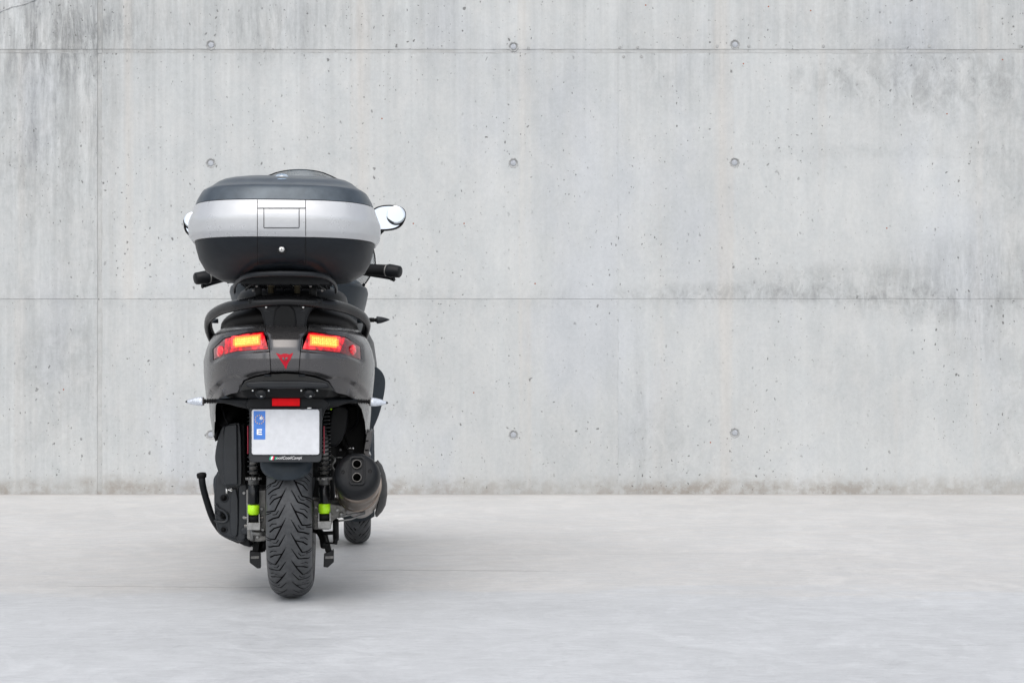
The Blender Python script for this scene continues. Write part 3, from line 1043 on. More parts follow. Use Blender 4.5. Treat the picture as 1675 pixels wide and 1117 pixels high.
# ---- handlebar
mb = MB()
def bar(a, b, r0, r1):
    return tube([a, a.lerp(b, .5), b], [r0, (r0 + r1) / 2, r1], 20)
Ra, Rb, Rc = P(583, 440, .62), P(635.5, 442.5, .52), P(655, 445, .50)
La, Lb, Lc = P(385, 446, .62), P(339, 453.5, .52), P(319, 456, .50)
part(MB().add(tube([P(583, 440, .62), P(540, 437, .70), P(486, 436, .72), P(430, 440, .70), P(385, 446, .62)], .014, 12)), 'handlebar', 'black')
for a, b, c in ((Ra, Rb, Rc), (La, Lb, Lc)):
    gr = part(MB().add(lathe([(t * (b - a).length, .0195 + .0006 * (i % 2)) for i, t in enumerate([j / 40 for j in range(39)])], a, b - a, 24)), 'grip', 'rub')
    L = (c - b).length
    part(MB().add(lathe([(-.006, .0185), (.0, .0225), (L * .1, .0232), (L * .92, .0205), (L, .017), (L + .001, .004)], b, c - b, 28)), 'bar_end', 'black', gr)
    part(MB().add(lathe([(-.0085, .0206), (-.006, .0210), (-.0045, .0200)], b, c - b, 24)), 'grip_collar', 'alud', gr)
    mid_ = b.lerp(c, .25)
    part(MB().add(tube(cr([a + Vector((0, .05, -.01)), b + Vector((0, .045, -.022)), mid_ + Vector((0, .03, -.026)), mid_ + (c - b) * .2 + Vector((0, .025, -.026))], 4), [.006] * 12 + [.009], 10)), 'brake_lever', 'black', gr)

# ---- front cowl, inner shield, legshields, seat
def body_loft(levels, n=48, e=3.0):
    """levels: py, centre px, half width px, k of rear, k of front"""
    rings = []
    for py, cxp, hwp, k0, k1 in levels:
        a, b = P(cxp - hwp, py, k0 + .08), P(cxp + hwp, py, k0 + .08)
        c = (a + b) / 2
        hw = (b.x - a.x) / 2
        yc, hy = (k0 + k1) / 2, (k1 - k0) / 2
        r = []
        for j in range(n):
            t = 2 * math.pi * j / n
            x = math.copysign(abs(math.cos(t)) ** (2 / e), math.cos(t)) * hw
            y = math.copysign(abs(math.sin(t)) ** (2 / e), math.sin(t)) * hy
            r.append(Vector((c.x + x, yc + y, c.z)))
        rings.append(r)
    return loft(rings)


cowl = part(MB().add(body_loft([(447, 486, 70, .74, 1.15), (453, 486, 96, .72, 1.2), (461, 486, 108, .71, 1.25), (467, 486, 115.5, .70, 1.3), (474, 486, 117.5, .70, 1.35), (491, 486, 114, .70, 1.45), (506, 487, 109, .70, 1.55), (520, 488, 109, .72, 1.6)])), 'front_cowl', 'fairing', bev=.004)
part(MB().add(lathe([(0, .006), (-.004, .006), (-.004, .002)], P(595, 466, .715), (0, 1, 0), 14)), 'screw', 'deep', cowl)
part(MB().add(body_loft([(520, 489, 108, .72, 1.6), (533, 490, 112, .68, 1.65), (556, 491, 123.5, .62, 1.7), (590, 491.5, 128, .60, 1.75), (615, 492, 129, .60, 1.75), (650, 492, 116, .62, 1.7), (690, 492, 90, .7, 1.62), (720, 492, 66, .8, 1.5)])), 'front_body', 'bodyd')
for s in (1, -1):
    out = [(612, 598), (619, 602), (626, 609), (630.5, 620), (630, 636), (625, 662), (619, 682), (611, 700), (604, 712), (596, 716), (598, 640)]
    if s < 0:
        out = [(492 - (x - 492), y) for x, y in out][::-1]
    o = part(MB().add(pxprism(out, .72, .95, 2, .12)), 'leg_shield', 'fairing', bev=.012, seg=4)

# seat and under-seat body
def rbox(x, y0, y1, z0, z1, e=3.2, n=40, m=14, crown=.0, taper=.0):
    rings = []
    for i in range(m + 1):
        a = -math.pi / 2 + math.pi * i / m
        sc_ = max(1e-3, abs(math.cos(a)) ** (2 / e))
        zz = (z0 + z1) / 2 + math.copysign(abs(math.sin(a)) ** (2 / e), math.sin(a)) * (z1 - z0) / 2
        r = []
        for j in range(n):
            t = 2 * math.pi * j / n
            cx_, sy_ = math.cos(t), math.sin(t)
            X_ = math.copysign(abs(cx_) ** (2 / 3.4), cx_) * x * sc_
            Y_ = (y0 + y1) / 2 + math.copysign(abs(sy_) ** (2 / 3.4), sy_) * ((y1 - y0) / 2 - x * (1 - sc_))
            r.append(Vector((X_, Y_, zz - crown * (X_ / x) ** 2)))
        rings.append(r)
    return loft(rings)


part(MB().add(rbox(.212, -.27, .52, .795, .905, 2.6, 56, 20, crown=.028)), 'seat', 'seat')
part(MB().add(rbox(.17, .35, .80, .76, .87, 3.0, crown=.02)), 'rider_seat', 'seat')
part(MB().add(rbox(.175, -.05, .55, .885, .975, 2.6, 48, 16, crown=.01)), 'seat_hump', 'black')
part(MB().add(rbox(.19, .05, .95, .35, .80, 4)), 'inner_body', 'deep')

# ---- luggage rack under the case
mb = MB()
arch = [P(x, y, k) for x, y, k in ((383.5, 477, -.30), (383.5, 470, -.34), (388, 461, -.38), (399, 453, -.43), (416, 449.2, -.46), (440, 447.6, -.475), (466, 447.0, -.48), (492, 447.6, -.475), (517, 449.2, -.46), (534, 453, -.43), (545, 461, -.38), (549.5, 470, -.34), (549.5, 477, -.30))]
rk = part(MB().add(tube(cr(arch, 5), .0042, 14, flat=1.7, up=(0, 0, 1))), 'luggage_rack', 'bodyd')
# plate above, ribs below
pl = [Vector((x, y, .966)) for x, y in ((-.135, -.30), (-.12, -.39), (-.08, -.445), (0, -.462), (.08, -.445), (.12, -.39), (.135, -.30), (.13, -.05), (-.13, -.05))]
part(MB().add(prism(pl, [p + Vector((0, 0, -.012)) for p in pl])), 'rack_plate', 'black', rk, bev=.003)
for x in [-.115, -.092, -.066, -.040, -.014, .014, .040, .066, .092, .115]:
    part(MB().add(box((x, -.25, .948), (.003, .30 - abs(x) * .8, .024))), 'rack_rib', 'bodyd', rk, smooth=False)
for y in (-.40, -.345, -.27, -.19):
    part(MB().add(box((0, y, .945), (.25, .003, .018))), 'rack_cross_rib', 'black', rk, smooth=False)
part(MB().add(tube(cr([P(402, 474, -.30), P(408, 468, -.34), P(418, 463, -.37), P(440, 460.5, -.39), (P(466, 459.5, -.395)), P(492, 460.5, -.39), P(515, 463, -.37), P(524, 469, -.34), P(531, 474, -.30)], 5), .0035, 8)), 'rack_bracket', 'black', rk)
for x in (443, 486):
    part(MB().add(lathe([(-.02, .0085), (.0, .0085), (.0, .011), (.006, .011)], P(x, 468.5, -.33), (0, 0, 1), 16)), 'rack_bush', mat('brass_bush', (.06, .05, .03), .45, .6), rk)
for x in (420, 414, 508, 527):
    part(MB().add(lathe([(0, .004), (-.004, .0036), (-.005, .001)], P(x, 468 if x in (420, 508) else 475, -.34), (0, 1, 0), 12)), 'rack_bolt', 'alud', rk)

for sgn in (-1, 1):
    part(MB().add(tube(cr([Vector((sgn * .075, -.30, .895)), Vector((sgn * .078, -.32, .925)), Vector((sgn * .08, -.30, .956))], 4), .011, 10, flat=.7)), 'rack_stay', 'deep', rk)
    part(MB().add(tube([Vector((sgn * .085, .02, .90)), Vector((sgn * .085, -.02, .956))], .011, 10)), 'rack_stay', 'deep', rk)
# ---- grab rail
L_ = [(347, 553, .0), (342, 541, -.03), (340.5, 530, -.07), (343, 519.5, -.11), (352, 511.5, -.16), (368, 504, -.22), (388, 499.5, -.28), (405, 496.5, -.31), (422, 493.5, -.33), (445, 491.5, -.34), (466, 490.5, -.342)]
R_ = [(488, 491.5, -.34), (511, 493.5, -.33), (528, 496.5, -.31), (546, 499.5, -.28), (566, 504.5, -.22), (584, 512, -.16), (595, 520, -.11), (600, 531, -.06), (597, 545, -.02), (592, 556, .01)]
path = cr([P(*q) for q in L_ + R_], 5)
nP = len(path)
rad = []
for i in range(nP):
    u = abs(i / (nP - 1) - .5) * 2
    rad.append(.0118)
rail = part(MB().add(tube(path, rad, 20, flat=1.48)), 'grab_rail', mat('rail_satin_black', (.012, .012, .013), .26, .3, grain=.1))
# central bracket joining rail and tail
brk = [(409, 499), (402, 489), (424, 484.5), (466, 483.6), (508, 484.5), (531, 489), (524, 499), (508, 506), (503, 520), (499, 540), (434, 540), (430, 520), (425, 506)]
part(MB().add(pxprism(brk, -.335, -.10, 1)), 'rail_bracket', 'black', rail, bev=.008, seg=4)
part(MB().add(pxprism([(452, 498), (480, 498), (486, 530), (480, 540), (452, 540), (446, 530)], -.345, -.2, 1)), 'bracket_cover', 'deep', rail, bev=.006, seg=4)
for x, y, m in ((443.6, 491.2, 'bolt'), (484.6, 491.2, 'bolt'), (435.4, 502.7, 'bolt'), (496, 502.7, 'bolt')):
    part(MB().add(lathe([(.004, .0032), (-.003, .0032), (-.0045, .002), (-.0045, .0005)], P(x, y, -.337), (0, 1, 0), 14)), 'bracket_bolt', m, rail)
for s, x in ((-1, 437.5), (1, 494)):
    part(MB().add(prism([P(x - 6 * s * -1 - 0, 505, -.338), P(x + s * 4, 504, -.338), P(x + s * 5.5, 509, -.338), P(x - s * 5, 511.5, -.338)], [P(x - 6 * s * -1, 505, -.32), P(x + s * 4, 504, -.32), P(x + s * 5.5, 509, -.32), P(x - s * 5, 511.5, -.32)])), 'bracket_clip', 'bodyd', rail, smooth=False)
for x in (425, 504.6):
    part(MB().add(lathe([(.003, .0035), (-.003, .003), (-.0035, .0005)], P(x, 492.2, -.337), (0, 1, 0), 12)), 'red_glint', 'red', rail)  # red studs standing in for small red reflections on the bracket
for s, x in ((-1, 351), (1, 590)):
    part(MB().add(lathe([(0, .007), (.02, .007)], P(x + s * -6, 525, -.0), (s, 0, 0), 12)), 'rail_fixing', 'fairing', rail)

# ---- tail bodywork: a shell cut out for lamps and wheel arch
TLV = [  # z, half width, rear y
    (.50, .2435, -.33), (.557, .2485, -.35), (.595, .2500, -.365), (.632, .2540, -.38), (.660, .2570, -.395), (.690, .2590, -.405), (.725, .2590, -.415), (.757, .2515, -.412), (.780, .2425, -.402), (.800, .2310, -.385), (.814, .2170, -.360), (.824, .2030, -.330), (.829, .190, -.300), (.8305, .170, -.26)]
TYC = .02
TE = 2.35


def tin(p, off=0):
    z = min(max(p.z, TLV[0][0]), TLV[-1][0])
    a, yr = interp(TLV, z, 1), interp(TLV, z, 2)
    return (abs(p.x) / (a + off)) ** TE + (max(0, TYC - p.y) / (TYC - yr + off)) ** TE <= 1


LIGHTL = [(347.5, 571), (366, 553.0), (398, 545.0), (431, 541.8), (437.5, 551), (439.5, 571.5), (412, 573.0), (385, 575), (366, 580), (348.6, 589.5)]
LIGHTR = [(493.6, 571.5), (495.8, 551), (505, 541.8), (537, 546.0), (566, 551.0), (590, 567), (591, 589), (573, 581), (556, 577.5), (530, 574.5)]
ARCH = [(388, 642), (398.5, 621.5), (418, 614), (441, 609.3), (466, 607.6), (490, 609.3), (516, 614.5), (538, 623), (550, 642)]
CREASE = [(325, 680), (337, 655), (345, 638), (358, 623), (372, 615), (384, 612.5), (392, 614.5), (400, 613), (418, 607.5), (441, 604.5), (466, 603.4), (490, 604.5), (516, 608.5), (534, 614), (543, 616.5), (552, 614.5), (564, 616.5), (578, 623), (590, 632), (600, 645), (610, 662), (620, 690)]


def poly_sd(poly, x, y):
    """signed distance (inside negative)"""
    n = len(poly)
    ins = False
    best = 1e9
    for i in range(n):
        x0, y0 = poly[i]
        x1, y1 = poly[(i + 1) % n]
        if (y0 > y) != (y1 > y) and x < (x1 - x0) * (y - y0) / (y1 - y0) + x0:
            ins = not ins
        dx, dy = x1 - x0, y1 - y0
        t = max(0, min(1, ((x - x0) * dx + (y - y0) * dy) / (dx * dx + dy * dy)))
        best = min(best, math.hypot(x - x0 - t * dx, y - y0 - t * dy))
    return -best if ins else best


def sst(a, b, x):
    t = max(0, min(1, (x - a) / (b - a)))
    return t * t * (3 - 2 * t)


def lin(tab, x):
    if x <= tab[0][0]:
        return tab[0][1]
    for a, b in zip(tab[:-1], tab[1:]):
        if x <= b[0]:
            return a[1] + (b[1] - a[1]) * (x - a[0]) / (b[0] - a[0])
    return tab[-1][1]


def relief(x, y, z):
    px, py = PROJ(x, y, z)
    d = 0
    c = lin(CREASE, px)
    d += .011 * sst(-2.0, 6.0, py - c) * (1 - sst(.92, 1.0, abs(x) / .259))
    if py < 600:
        sd_ = min(poly_sd(LIGHTL, px, py), poly_sd(LIGHTR, px, py))
        d += .007 * (1 - sst(.5, 6.5, sd_))
    # raised central spine: flat panel with a scooped upper lip
    if 430 < px < 506 and py < 609:
        ee = min(px - 430, 506 - px)
        d -= .004 * sst(0, 6, ee)
    return d


zs = list(np.linspace(.50, .64, 20)) + list(np.linspace(.645, .8305, 66))
NT = 150
verts = []
for z in zs:
    a, yr = interp(TLV, z, 1), interp(TLV, z, 2)
    row = [Vector((a - .03, .55, z)), Vector((a - .012, .35, z)), Vector((a - .004, .2, z)), Vector((a, .1, z))]
    for i in range(NT + 1):
        t = -math.pi / 2 + math.pi * i / NT
        # sample more evenly across the back
        x = -math.sin(t)
        sxx = math.copysign(abs(x) ** .95, x)
        y_ = (max(0, 1 - abs(sxx) ** TE)) ** (1 / TE)
        X_, Y_ = sxx * a, TYC - y_ * (TYC - yr)
        dd = relief(X_, Y_, z)
        k_ = 1 - dd / max(.2, math.hypot(X_, Y_ - TYC))
        row.append(Vector((X_ * k_, TYC + (Y_ - TYC) * k_, z)))
    row += [Vector((-a, .1, z)), Vector((-(a - .004), .2, z)), Vector((-(a - .012), .35, z)), Vector((-(a - .03), .55, z))]
    verts.append(row)
# roll the top edge over
top = verts[-1]
verts.append([Vector((v.x * .93, v.y * .93 + .01, .832)) for v in top])
verts.append([Vector((v.x * .8, v.y * .8 + .02, .8325)) for v in top])
vs, fs = loft(verts, False, False)
me = fixn(mesh('tail', vs, fs))
tail = obj('tail_fairing', me, MT['body'], S)
bm = bmesh.new(); bm.from_mesh(me)
cen = Vector((0, 0, .66))
if sum((f.calc_center_median() - cen).dot(f.normal) * f.calc_area() for f in bm.faces) < 0:
    bmesh.ops.reverse_faces(bm, faces=bm.faces)
bm.to_mesh(me); bm.free()
solid(tail, .0035, -1)
apply_mods(tail)


def cone(poly, k0=-.75, k1=.02, name='cut'):
    o = obj(name, fixn(mesh(name, *prism([P(x, y, k0) for x, y in poly], [P(x, y, k1) for x, y in poly]))), None, S, False)
    return o


PANEL = [(432.6, 530), (433.4, 541), (438.3, 552), (440.2, 572), (443, 613), (489, 613), (492.3, 572), (494.8, 552), (503.6, 541), (505, 530)]
PANEL_IN = [(434.0, 529), (434.6, 541), (439.6, 552), (441.5, 572), (444.2, 614), (487.8, 614), (491.0, 572), (493.5, 552), (502.2, 541), (503.4, 529)]
pan = tail.copy(); pan.data = tail.data.copy(); COL.objects.link(pan); pan.name = 'tail_centre_panel'
OPEN_ = [(388, 642), (398.5, 621.5), (418, 614), (441, 609.3), (466, 607.6), (490, 609.3), (516, 614.5), (538, 623), (550, 642), (567, 646), (582, 655), (591.5, 669), (597, 690), (599, 712), (600, 760), (350, 760), (350.5, 706), (351.5, 680), (353, 662), (358, 653), (366, 648.5), (377, 644)]
cut = cone(PANEL_IN)
boolean(pan, cut, 'INTERSECT')
kill(cut)
cut = cone(OPEN_, -.75, .5)
boolean(pan, cut)
boolean(tail, cut)
kill(cut)
for pg in (LIGHTL, LIGHTR, PANEL):
    cut = cone(pg)
    boolean(tail, cut)
    kill(cut)
for o in (tail, pan):
    bevel(o, .0018, 2, 40)
    for p in o.data.polygons:
        p.use_smooth = True
pan.parent = tail
pan.matrix_parent_inverse = Matrix.Identity(4)


def tailhit(px, py, off=0.0):
    lo, hi = -.8, TYC
    for _ in range(40):
        m = (lo + hi) / 2
        if tin(P(px, py, m)):
            hi = m
        else:
            lo = m
    p = P(px, py, hi)
    r = relief(p.x, p.y, p.z)
    p = P(px, py, hi + r)
    p.y -= off
    return p


def lamp(name, top, bot, segs):
    # dark housing behind
    hs_ = part(MB().add(patch(top, bot, tailhit, -.012, .02, 40, 8)), name, 'deep')
    return hs_


TL = [(349.4, 570.8), (367, 554.3), (398.5, 546.3), (430.6, 543.0)]
BL = [(349.6, 588), (366.6, 579.3), (385.6, 574.2), (438.6, 570.7)]
TR = [(504.8, 543.0), (537, 547.0), (565.8, 552.2), (589.2, 567.2)]
BR = [(494.4, 570.7), (530, 573.6), (556, 576.6), (589.8, 588)]


def sub(tp, bt, a, b):
    def s_(pl, t):
        t *= len(pl) - 1
        i = min(int(t), len(pl) - 2)
        f = t - i
        return pl[i][0] + (pl[i + 1][0] - pl[i][0]) * f, pl[i][1] + (pl[i + 1][1] - pl[i][1]) * f
    q = [a + (b - a) * i / 10 for i in range(11)]
    return [s_(tp, t) for t in q], [s_(bt, t) for t in q]


for tp, bt, led, halo, inner_first in ((TL, BL, (381, 426, 549, 566, -1), (359.5, 575, 8.0), False), (TR, BR, (507, 554, 549.5, 567.0, 1), (578.5, 573, 8.0), True)):
    h = lamp('tail_light', tp, bt, None)
    a, b = ((0, .34), (.34, 1)) if not inner_first else ((.66, 1), (0, .66))
    part(MB().add(patch(*sub(tp, bt, *a), tailhit, -.004, .006, 20, 8)), 'outer_lens', 'dim', h, bev=.001)
    part(MB().add(patch(*sub(tp, bt, *b), tailhit, -.0035, .006, 30, 8)), 'lit_lens', 'lit', h, bev=.001)
    c = tailhit(halo[0], halo[1], -.0015)
    c2 = tailhit(halo[0] + 2, halo[1], -.0025)
    dr = (c2 - c).cross(Vector((0, 0, 1))).normalized()
    if dr.y < 0: dr = -dr
    part(MB().add(lathe([(.004, .0185), (-.0005, .0180), (-.0014, .009), (-.0016, .0005)], c, dr, 32, 1, .9)), 'round_reflector', 'halo', h)
    # LED bank: rows of small cells, outer end rounded
    x0, x1, y0, y1, dirn = led
    mb, mbe = MB(), MB()
    part(MB().add(patch([(x0 - 2.5, y0 - 1.5 + (2.3 if dirn < 0 else -2.3)), (x1 + 2.5, y0 - 1.5 - (2.3 if dirn < 0 else -2.3))], [(x0 - 2.5, y1 + 1.5 + (2.3 if dirn < 0 else -2.3)), (x1 + 2.5, y1 + 1.5 - (2.3 if dirn < 0 else -2.3))], tailhit, -.0018, .003, 16, 6)), 'led_glow', 'hot', h, bev=.0006)  # glowing patch added for the red halo around the LED cells
    NC, NR = 15, 6
    for i in range(NC):
        for j in range(NR):
            u, v = (i + .5) / NC, (j + .5) / NR
            if dirn < 0 and i == 0 and j in (0, NR - 1): continue
            if dirn > 0 and i == NC - 1 and j in (0, NR - 1): continue
            px = x0 + (x1 - x0) * u
            sl = (-(u - .5) * 4.6 if dirn < 0 else (u - .5) * 4.6)
            py = y0 + (y1 - y0) * v + sl
            hw_, hh_ = (x1 - x0) / NC * .45, (y1 - y0) / NR * .41
            fr = [tailhit(px + a_ * hw_, py + b_ * hh_, .0006) for a_, b_ in ((-1, -1), (1, -1), (1, 1), (-1, 1))]
            (mbe if i in (0, NC - 1) or j in (0, NR - 1) else mb).add(prism(fr, [q + Vector((0, .003, 0)) for q in fr]))
    for q_, m_ in ((mb, 'led'), (mbe, 'lededge')):
        o = part(q_, 'led_bank', m_, h, smooth=False)
        o['kind'] = 'stuff'

# emblem in red film on the centre panel
def film(pts, off=.0008, m='redfilm', name='emblem', par=None):
    """flat print: outline cut into small triangles, every corner laid on the panel"""
    bm = bmesh.new()
    f = bm.faces.new([bm.verts.new((x, y, 0)) for x, y in pts])
    bmesh.ops.triangulate(bm, faces=[f])
    bmesh.ops.subdivide_edges(bm, edges=[e for e in bm.edges if e.calc_length() > 4], cuts=3, use_grid_fill=True)
    bmesh.ops.triangulate(bm, faces=bm.faces)
    for v in bm.verts:
        v.co = tailhit(v.co.x, v.co.y, off)
    r_ = bmesh.ops.extrude_face_region(bm, geom=list(bm.faces))
    for v in [g_ for g_ in r_['geom'] if isinstance(g_, bmesh.types.BMVert)]:
        v.co.y += .0007
    bmesh.ops.recalc_face_normals(bm, faces=bm.faces)
    me_ = bpy.data.meshes.new(name)
    bm.to_mesh(me_)
    bm.free()
    return obj(name, me_, MT[m], par or tail, False)


def ex(u, v):                # coordinates of the enlarged study -> pixels
    return 340 + u / 5.982, 530 + v / 5.982


em = [ex(*p) for p in ((665, 283), (690, 290), (716, 300), (735, 290), (760, 288), (783, 292), (800, 298), (815, 288), (836, 281), (826, 306), (808, 345), (790, 375), (775, 408), (768, 438), (758, 438), (748, 412), (722, 372), (695, 330))]
fl = film(em)
for q in (((724, 325), (744, 329), (750, 362), (742, 360), (732, 345)), ((758, 329), (783, 324), (776, 345), (760, 364))):
    film([ex(*p) for p in q], .0014, 'body', 'emblem_eye', fl)
film([ex(*p) for p in ((746, 330), (757, 330), (755, 366), (752, 372), (749, 366))], .0020, 'redfilm', 'emblem_nose', fl)

# trim panel in the arch, buffers and underside
TRIM = [(391, 640), (400.5, 623), (420, 616), (441.5, 611.5), (466, 610), (489.5, 611.5), (515, 617), (536.5, 624.5), (548, 640), (520, 636.5), (466, 635.8), (414, 636.5)]
A = [P(x, y, -.375) for x, y in TRIM]
tr = part(MB().add(prism(A, [p + Vector((0, .05, 0)) for p in A])), 'arch_trim', 'gloss', bev=.002)
b2 = [(401, 632), (404, 624.5), (440, 622.5), (491, 622.5), (534, 625.5), (540, 634), (520, 635), (414, 635)]
A = [P(x, y, -.388) for x, y in b2]
part(MB().add(prism(A, [p + Vector((0, .03, 0)) for p in A])), 'trim_face', 'bodyd', tr, bev=.006, seg=3)
for x in (438, 494):
    part(MB().add(box(P(x, 614, -.380), (.018, .014, .006))), 'trim_clip', 'bodyd', tr)
und = part(MB().add(prism([Vector((x, y, .655)) for x, y in ((-.125, -.362), (.125, -.362), (.19, -.2), (.225, .3), (-.225, .3), (-.19, -.2))], [Vector((x, y, .615)) for x, y in ((-.115, -.34), (.115, -.34), (.18, -.18), (.21, .3), (-.21, .3), (-.18, -.18))])), 'under_tray', 'deep', bev=.01)
for x in (427, 506.3):
    part(MB().add(lathe([(.02, .012), (.0, .0165), (-.008, .016), (-.013, .011), (-.0145, .003)], P(x, 643, -.37), (0, 1, .25), 24, 1, .8)), 'rubber_buffer', 'black', und)
    part(MB().add(box(P(x + (1.5 if x > 450 else 0.5), 648.3, -.382), (.0065, .003, .0018))), 'buffer_mark', 'bolt', und)
    for d in (-13.5, 12.5):
        part(MB().add(lathe([(.003, .0026), (-.002, .0026), (-.003, .0012)], P(x + d, 638.7, -.374), (0, 1, 0), 12)), 'rivet', 'bolt', und)

# number plate carrier with indicator arms
car = [(407, 650), (402, 662), (407, 670), (408.5, 690), (411, 752), (523, 752), (526, 690), (531, 672), (541, 660), (529, 650), (505, 648.5), (430, 648.5)]
crr = part(MB().add(pxprism(car, -.302, -.24, 0)), 'plate_carrier', 'black', bev=.006, seg=3)
for s in (-1, 1):
    if s < 0:
        path = [P(418, 659, -.27), P(404, 658, -.26), P(390, 657.0, -.25), P(377, 656, -.24), P(366, 655.5, -.235), P(355, 655.5, -.232)]
        ribs = (P(355, 655.5, -.232), P(332, 656.2, -.228))
        tip = P(303, 656.8, -.222)
    else:
        path = [P(516, 659, -.27), P(534, 658.5, -.26), P(549, 657.0, -.25), P(562, 655.5, -.24), P(573, 655.5, -.235), P(584, 655.8, -.232)]
        ribs = (P(584, 655.8, -.232), P(606, 657.2, -.228))
        tip = P(635, 658.8, -.222)
    arm = part(MB().add(tube(path, [.026, .024, .0185, .0125, .0085, .0075], 18, flat=.8)), 'indicator_arm', 'black', bev=0)
    a, b = ribs
    L = (b - a).length
    prof = []
    nr = 6
    for i in range(nr):
        t = L * .05 + i * L * .72 / nr
        w_ = L * .72 / nr
        prof += [(t, .0038), (t + w_ * .12, .0072), (t + w_ * .55, .0072), (t + w_ * .68, .0038)]
    prof += [(L * .78, .0038), (L * .79, .0066), (L * 1.02, .0066)]
    part(MB().add(lathe([(0, .006)] + prof, a, b - a, 20)), 'rubber_stalk', 'rub', arm)
    d = tip - b
    L = d.length
    part(MB().add(lathe([(-.001, .0105), (.0005, .0130), (L * .10, .0132), (L * .35, .0118), (L * .60, .0090), (L * .80, .0056), (L * .90, .0034)], b, d, 28, .9, 1.0)), 'indicator_lens', 'lens', arm)
    part(MB().add(lathe([(-.0025, .0118), (.002, .0122)], b, d, 24, .9, 1.0)), 'lens_collar', 'alud', arm)
    part(MB().add(lathe([(L * .88, .0040), (L * .93, .0034), (L * 1.0, .0010)], b, d, 16)), 'lens_tip', 'bodyd', arm)
    rr = MB()
    for q in (.2, .32, .44, .56, .68):
        rad_ = .0130 * (1 - .9 * max(0, q - .1) ** 1.5)
        rr.add(torus(b + d * q, d, rad_ * .95, .0009, 24, 5))
    part(rr, 'lens_rib', 'lens', arm)

# reflector and number plate
A = [P(x, y, -.306) for x, y in ((443, 649.8), (492, 649.8), (492, 665.2), (443, 665.2))]
rf = part(MB().add(prism(A, [p + Vector((0, .006, 0)) for p in A])), 'reflector_mount', 'deep', bev=.001)
A = [P(x, y, -.311) for x, y in ((445, 651.6), (490.3, 651.6), (490.3, 664), (445, 664))]
part(MB().add(prism(A, [p + Vector((0, .005, 0)) for p in A])), 'rear_reflector', 'red', rf, bev=.0006)
part(MB().add(box(P(506, 667.3, -.325), (.012, .012, .004))), 'plate_lamp', 'bolt', crr)


def PK(py, off=0.0):           # the plate leans: its foot stands further back
    return -.318 - (py - 667) / 88 * .030 - off


def pp(pts, off, th, name, m, par, bev=0, smooth=False):
    A = [P(x, y, PK(y, off)) for x, y in pts]
    return part(MB().add(prism(A, [p + Vector((0, th, 0)) for p in A])), name, m, par, bev=bev, smooth=smooth)


def rr(x0, y0, x1, y1, r, n=5):
    out = []
    for cx_, cy_, a0 in ((x1 - r, y0 + r, -90), (x1 - r, y1 - r, 0), (x0 + r, y1 - r, 90), (x0 + r, y0 + r, 180)):
        for i in range(n + 1):
            a = R(a0 + 90 * i / n)
            out.append((cx_ + r * math.cos(a), cy_ + r * math.sin(a)))
    return out


frp = [(408.5, 667.2), (526.5, 667.2), (527, 690), (526, 750), (524, 754.6), (519, 756), (414, 756), (409, 754.6), (407.2, 750), (408, 690)]
fm = pp(frp, 0, .008, 'plate_frame', 'bodyd', S, bev=.002)
plt = pp(rr(411.4, 669.2, 522.6, 743.6, 4), .0016, .003, 'number_plate', 'white', S, bev=.0006)
lip = MB()
o_ = rr(411.0, 668.8, 523.0, 744.0, 4.3)
lipA = [P(x, y, PK(y, .0022)) for x, y in o_]
lip.add(tube(lipA + [lipA[0]], .0013, 6))
part(lip, 'frame_lip', 'bodyd', fm)
for x in (437.5, 495.5):
    pp(rr(x - 3.4, 743.2, x + 3.4, 746, .8, 2), .0030, .004, 'frame_tab', 'bodyd', fm)
    if x > 450: pp(rr(x - 3.4, 667.4, x + 3.4, 669.8, .8, 2), .0030, .004, 'frame_tab', 'bodyd', fm)
pp(rr(414.8, 672.0, 434.0, 718.6, .6, 2), .0022, .001, 'blue_band', 'blue', plt)
pp([(420, 701.5), (428.6, 701.5), (428.6, 703.6), (422.6, 703.6), (422.6, 705.2), (428.0, 705.2), (428.0, 707.3), (422.6, 707.3), (422.6, 708.9), (428.6, 708.9), (428.6, 711.0), (420, 711.0)], .0028, .001, 'letter_e', 'whitep', plt)
for i in range(12):
    a = 2 * math.pi * i / 12
    cx_, cy_ = 424.4 + 7.2 * math.cos(a), 686 + 7.0 * math.sin(a)
    st = []
    for j in range(10):
        q = R(-90 + 36 * j)
        rr_ = 1.25 if j % 2 == 0 else .55
        st.append((cx_ + rr_ * math.cos(q), cy_ + rr_ * math.sin(q)))
    pp(st, .0028, .001, 'star', 'star', plt)
part(MB().add(lathe([(.002, .0048), (-.0015, .0044), (-.0022, .0025), (-.0022, .0005)], P(427.2, 684, PK(684, .003)), (0, 1, 0), 18)), 'plate_screw', 'whitep', plt)
part(MB().add(lathe([(0, .0012), (-.001, .001)], P(427.2, 684, PK(684, .0055)), (0, 1, 0), 10)), 'screw_slot', 'deep', plt)
for i, m in enumerate(('flagg', 'whitep', 'flagr')):
    x = 440.4 + i * 2.35
    pp([(x + 1.4, 746.2), (x + 3.75, 746.2), (x + 2.35, 751.8), (x, 751.8)], .0012, .001, 'flag_stripe', m, fm)
pp([(450.5, 747), (452.6, 747), (451.4, 751.6), (449.4, 751.6)], .0012, .001, 'green_mark', 'flagg', fm)
cu = bpy.data.curves.new('lettering', 'FONT')
cu.body = 'ooilCooilCampi'
cu.size = .0145
cu.shear = .25
cu.extrude = .0004
cu.align_x = 'CENTER'
cu.align_y = 'CENTER'
to = bpy.data.objects.new('lettering_curve', cu)
COL.objects.link(to)
bpy.context.view_layer.update()
tme = bpy.data.meshes.new_from_object(to.evaluated_get(bpy.context.evaluated_depsgraph_get()))
bpy.data.objects.remove(to)
ltr = obj('lettering', tme, MT['whitep'], fm, False)
